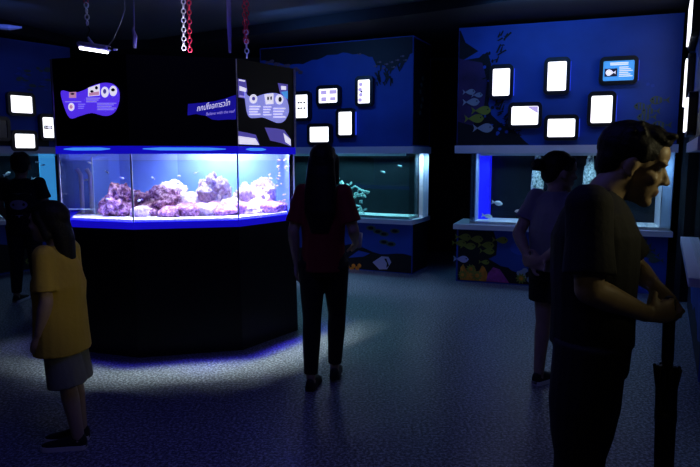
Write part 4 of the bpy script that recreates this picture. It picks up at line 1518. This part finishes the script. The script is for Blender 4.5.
def surface_print(parent, garment, origin, direction, pts, m, name, up=(0, 0, 1)):
    """flat print laid onto a garment: each point is dropped on the cloth along direction"""
    d = Vector(direction).normalized()
    s = Vector(up).cross(d).normalized()
    inv = W[garment].inverted()
    vs = []
    for a, b in pts:
        o = Vector(origin) + s * a + Vector(up) * b
        ok, loc, nrm, _ = garment.ray_cast(inv @ (o - d * .6), inv.to_3x3() @ d)
        vs.append((W[garment] @ loc if ok else o) - d * .004)
    n = len(vs)
    c0 = sum(vs, Vector()) / n
    ok, loc, nrm, _ = garment.ray_cast(inv @ (Vector((c0.x, c0.y, c0.z)) - d * .6), inv.to_3x3() @ d)
    if ok:
        c0 = W[garment] @ loc - d * .005
    mbp = MB()
    mbp.add(vs + [c0], [(i, (i + 1) % n, n) for i in range(n)])
    return mbp.build(name, m, parent)


bpy.context.view_layer.update()
fw = Vector((math.cos(R(100)), math.sin(R(100)), 0))
cb_ = lerp(lerp(Jm['hip_l'], Jm['hip_r'], .5), lerp(Jm['shoulder_l'], Jm['shoulder_r'], .5), .55)
surface_print(mtop, mtop, cb_, fw, [(x * 1, z) for x, z in disc(.0, -.02, .085, .05, 18)], M['print'], 'back_print')
surface_print(mtop, mtop, cb_, fw, [(-.12, .09), (-.06, .1), (0, .1), (.06, .1), (.12, .09), (.12, .075), (0, .083), (-.12, .075)], M['mgreen'], 'back_print')
surface_print(mtop, mtop, cb_, fw, [(-.15, -.125), (-.08, -.125), (0, -.125), (.08, -.125), (.15, -.125), (.15, -.15), (0, -.15), (-.15, -.15)], M['mwhite'], 'back_stripe')
fc = Vector((math.cos(math.pi - .12), math.sin(math.pi - .12), 0))
cc = lerp(hipc, shc, .5)
surface_print(ctop, ctop, cc + Vector((0, -.045, 0)), -fc, [(x, z) for x, z in disc(0, 0, .045, .09, 16)], M['print'], 'chest_print')

# --- man with the umbrella, close to the camera, facing along the wall tank
DM = 1.92
sl, sr = at(602, 205, DM + .17), at(589, 207, DM - .15)
Jn = dict(
    hip_l=at(593, 342, DM + .08), hip_r=at(590, 342, DM - .08), knee_l=at(584, 476, DM + .09), knee_r=at(573, 478, DM - .08),
    ankle_l=(at(574, 467, DM).x + .02, DM + .10, .085), ankle_r=(at(560, 467, DM).x + .02, DM - .09, .085),
    shoulder_l=sl, shoulder_r=sr, neck=at(607, 191, DM), elbow_l=at(634, 268, DM + .2), wrist_l=at(655, 286, DM + .10),
    elbow_r=at(589, 290, DM - .20), wrist_r=at(647, 314, DM - .08), hand_r=(1, .25, .08), palm_r=(-.2, 1, -.1), thumb_r=1,
    hand_l=(.5, -.2, -.8), palm_l=(0, -1, -.3), thumb_l=1)
Jn['head'] = head_mat(at(633, 165, DM), -.38, .28)
nt_, nb_, ntop = figure('person', 'man in black t-shirt leaning in profile with a folded umbrella in his fist', Jn, M['skin'], M['tblack'], M['tdark'], hs=.98, k=1.03, voxel=.006,
                        hair=hair_short, bottom_end=1.9, sleeve=.82, toes=((1, .05), (1, -.05)), fat=.95, curls=(1.2, 1.6), bw=.96, hem_drop=.0, taper=True)
# umbrella
ux = at(664, 330, DM - .03)
um = thing('umbrella', 'black folded umbrella held point down by the man in profile', 'umbrella', (ux.x, ux.y, 0))
u1, u2 = at(669, 318, 1.885), at(664, 460, 1.885)
hx = lambda z: u1 + (u2 - u1) * ((z - u1.z) / (u2.z - u1.z))
MB().tube([hx(.012), hx(.10)], [.004, .008], 10).build('tip', M['steel'], um, smooth=True)
cs, rr = [], []
pl = MB()
zs = [.09, .2, .4, .6, .75, .84, .875]
rad = [.010, .016, .022, .026, .027, .029, .027]
rs = []
for z, r in zip(zs, rad):
    c0 = hx(z)
    rs.append([c0 + Vector((math.cos(a) * r * (1 + .16 * math.cos(8 * a + z * 6)), math.sin(a) * r * (1 + .16 * math.cos(8 * a + z * 6)), 0)) for a in [2 * math.pi * i / 48 for i in range(48)]])
pl.rings(rs)
pl.build('folded_canopy', M['umb'], um, smooth=True)
rb = MB()
for i in range(8):
    a = 2 * math.pi * i / 8
    c0 = hx(.86)
    rb.cap(c0 + Vector((math.cos(a) * .028, math.sin(a) * .028, -.05)), c0 + Vector((math.cos(a) * .038, math.sin(a) * .038, .012)), .006, .0055, 8)
rb.build('rib_ends', M['umb'], um, smooth=True)
MB().loft([hx(.70), hx(.735)], [.033, .033], [.033, .033], (1, 0, 0), 20).build('tie_strap', M['umb'], um, smooth=True)
MB().tube([hx(.87), hx(.90), hx(.98), hx(1.09), hx(1.10)], [.012, .018, .018, .019, .010], 14).build('handle', M['umb'], um, smooth=True)
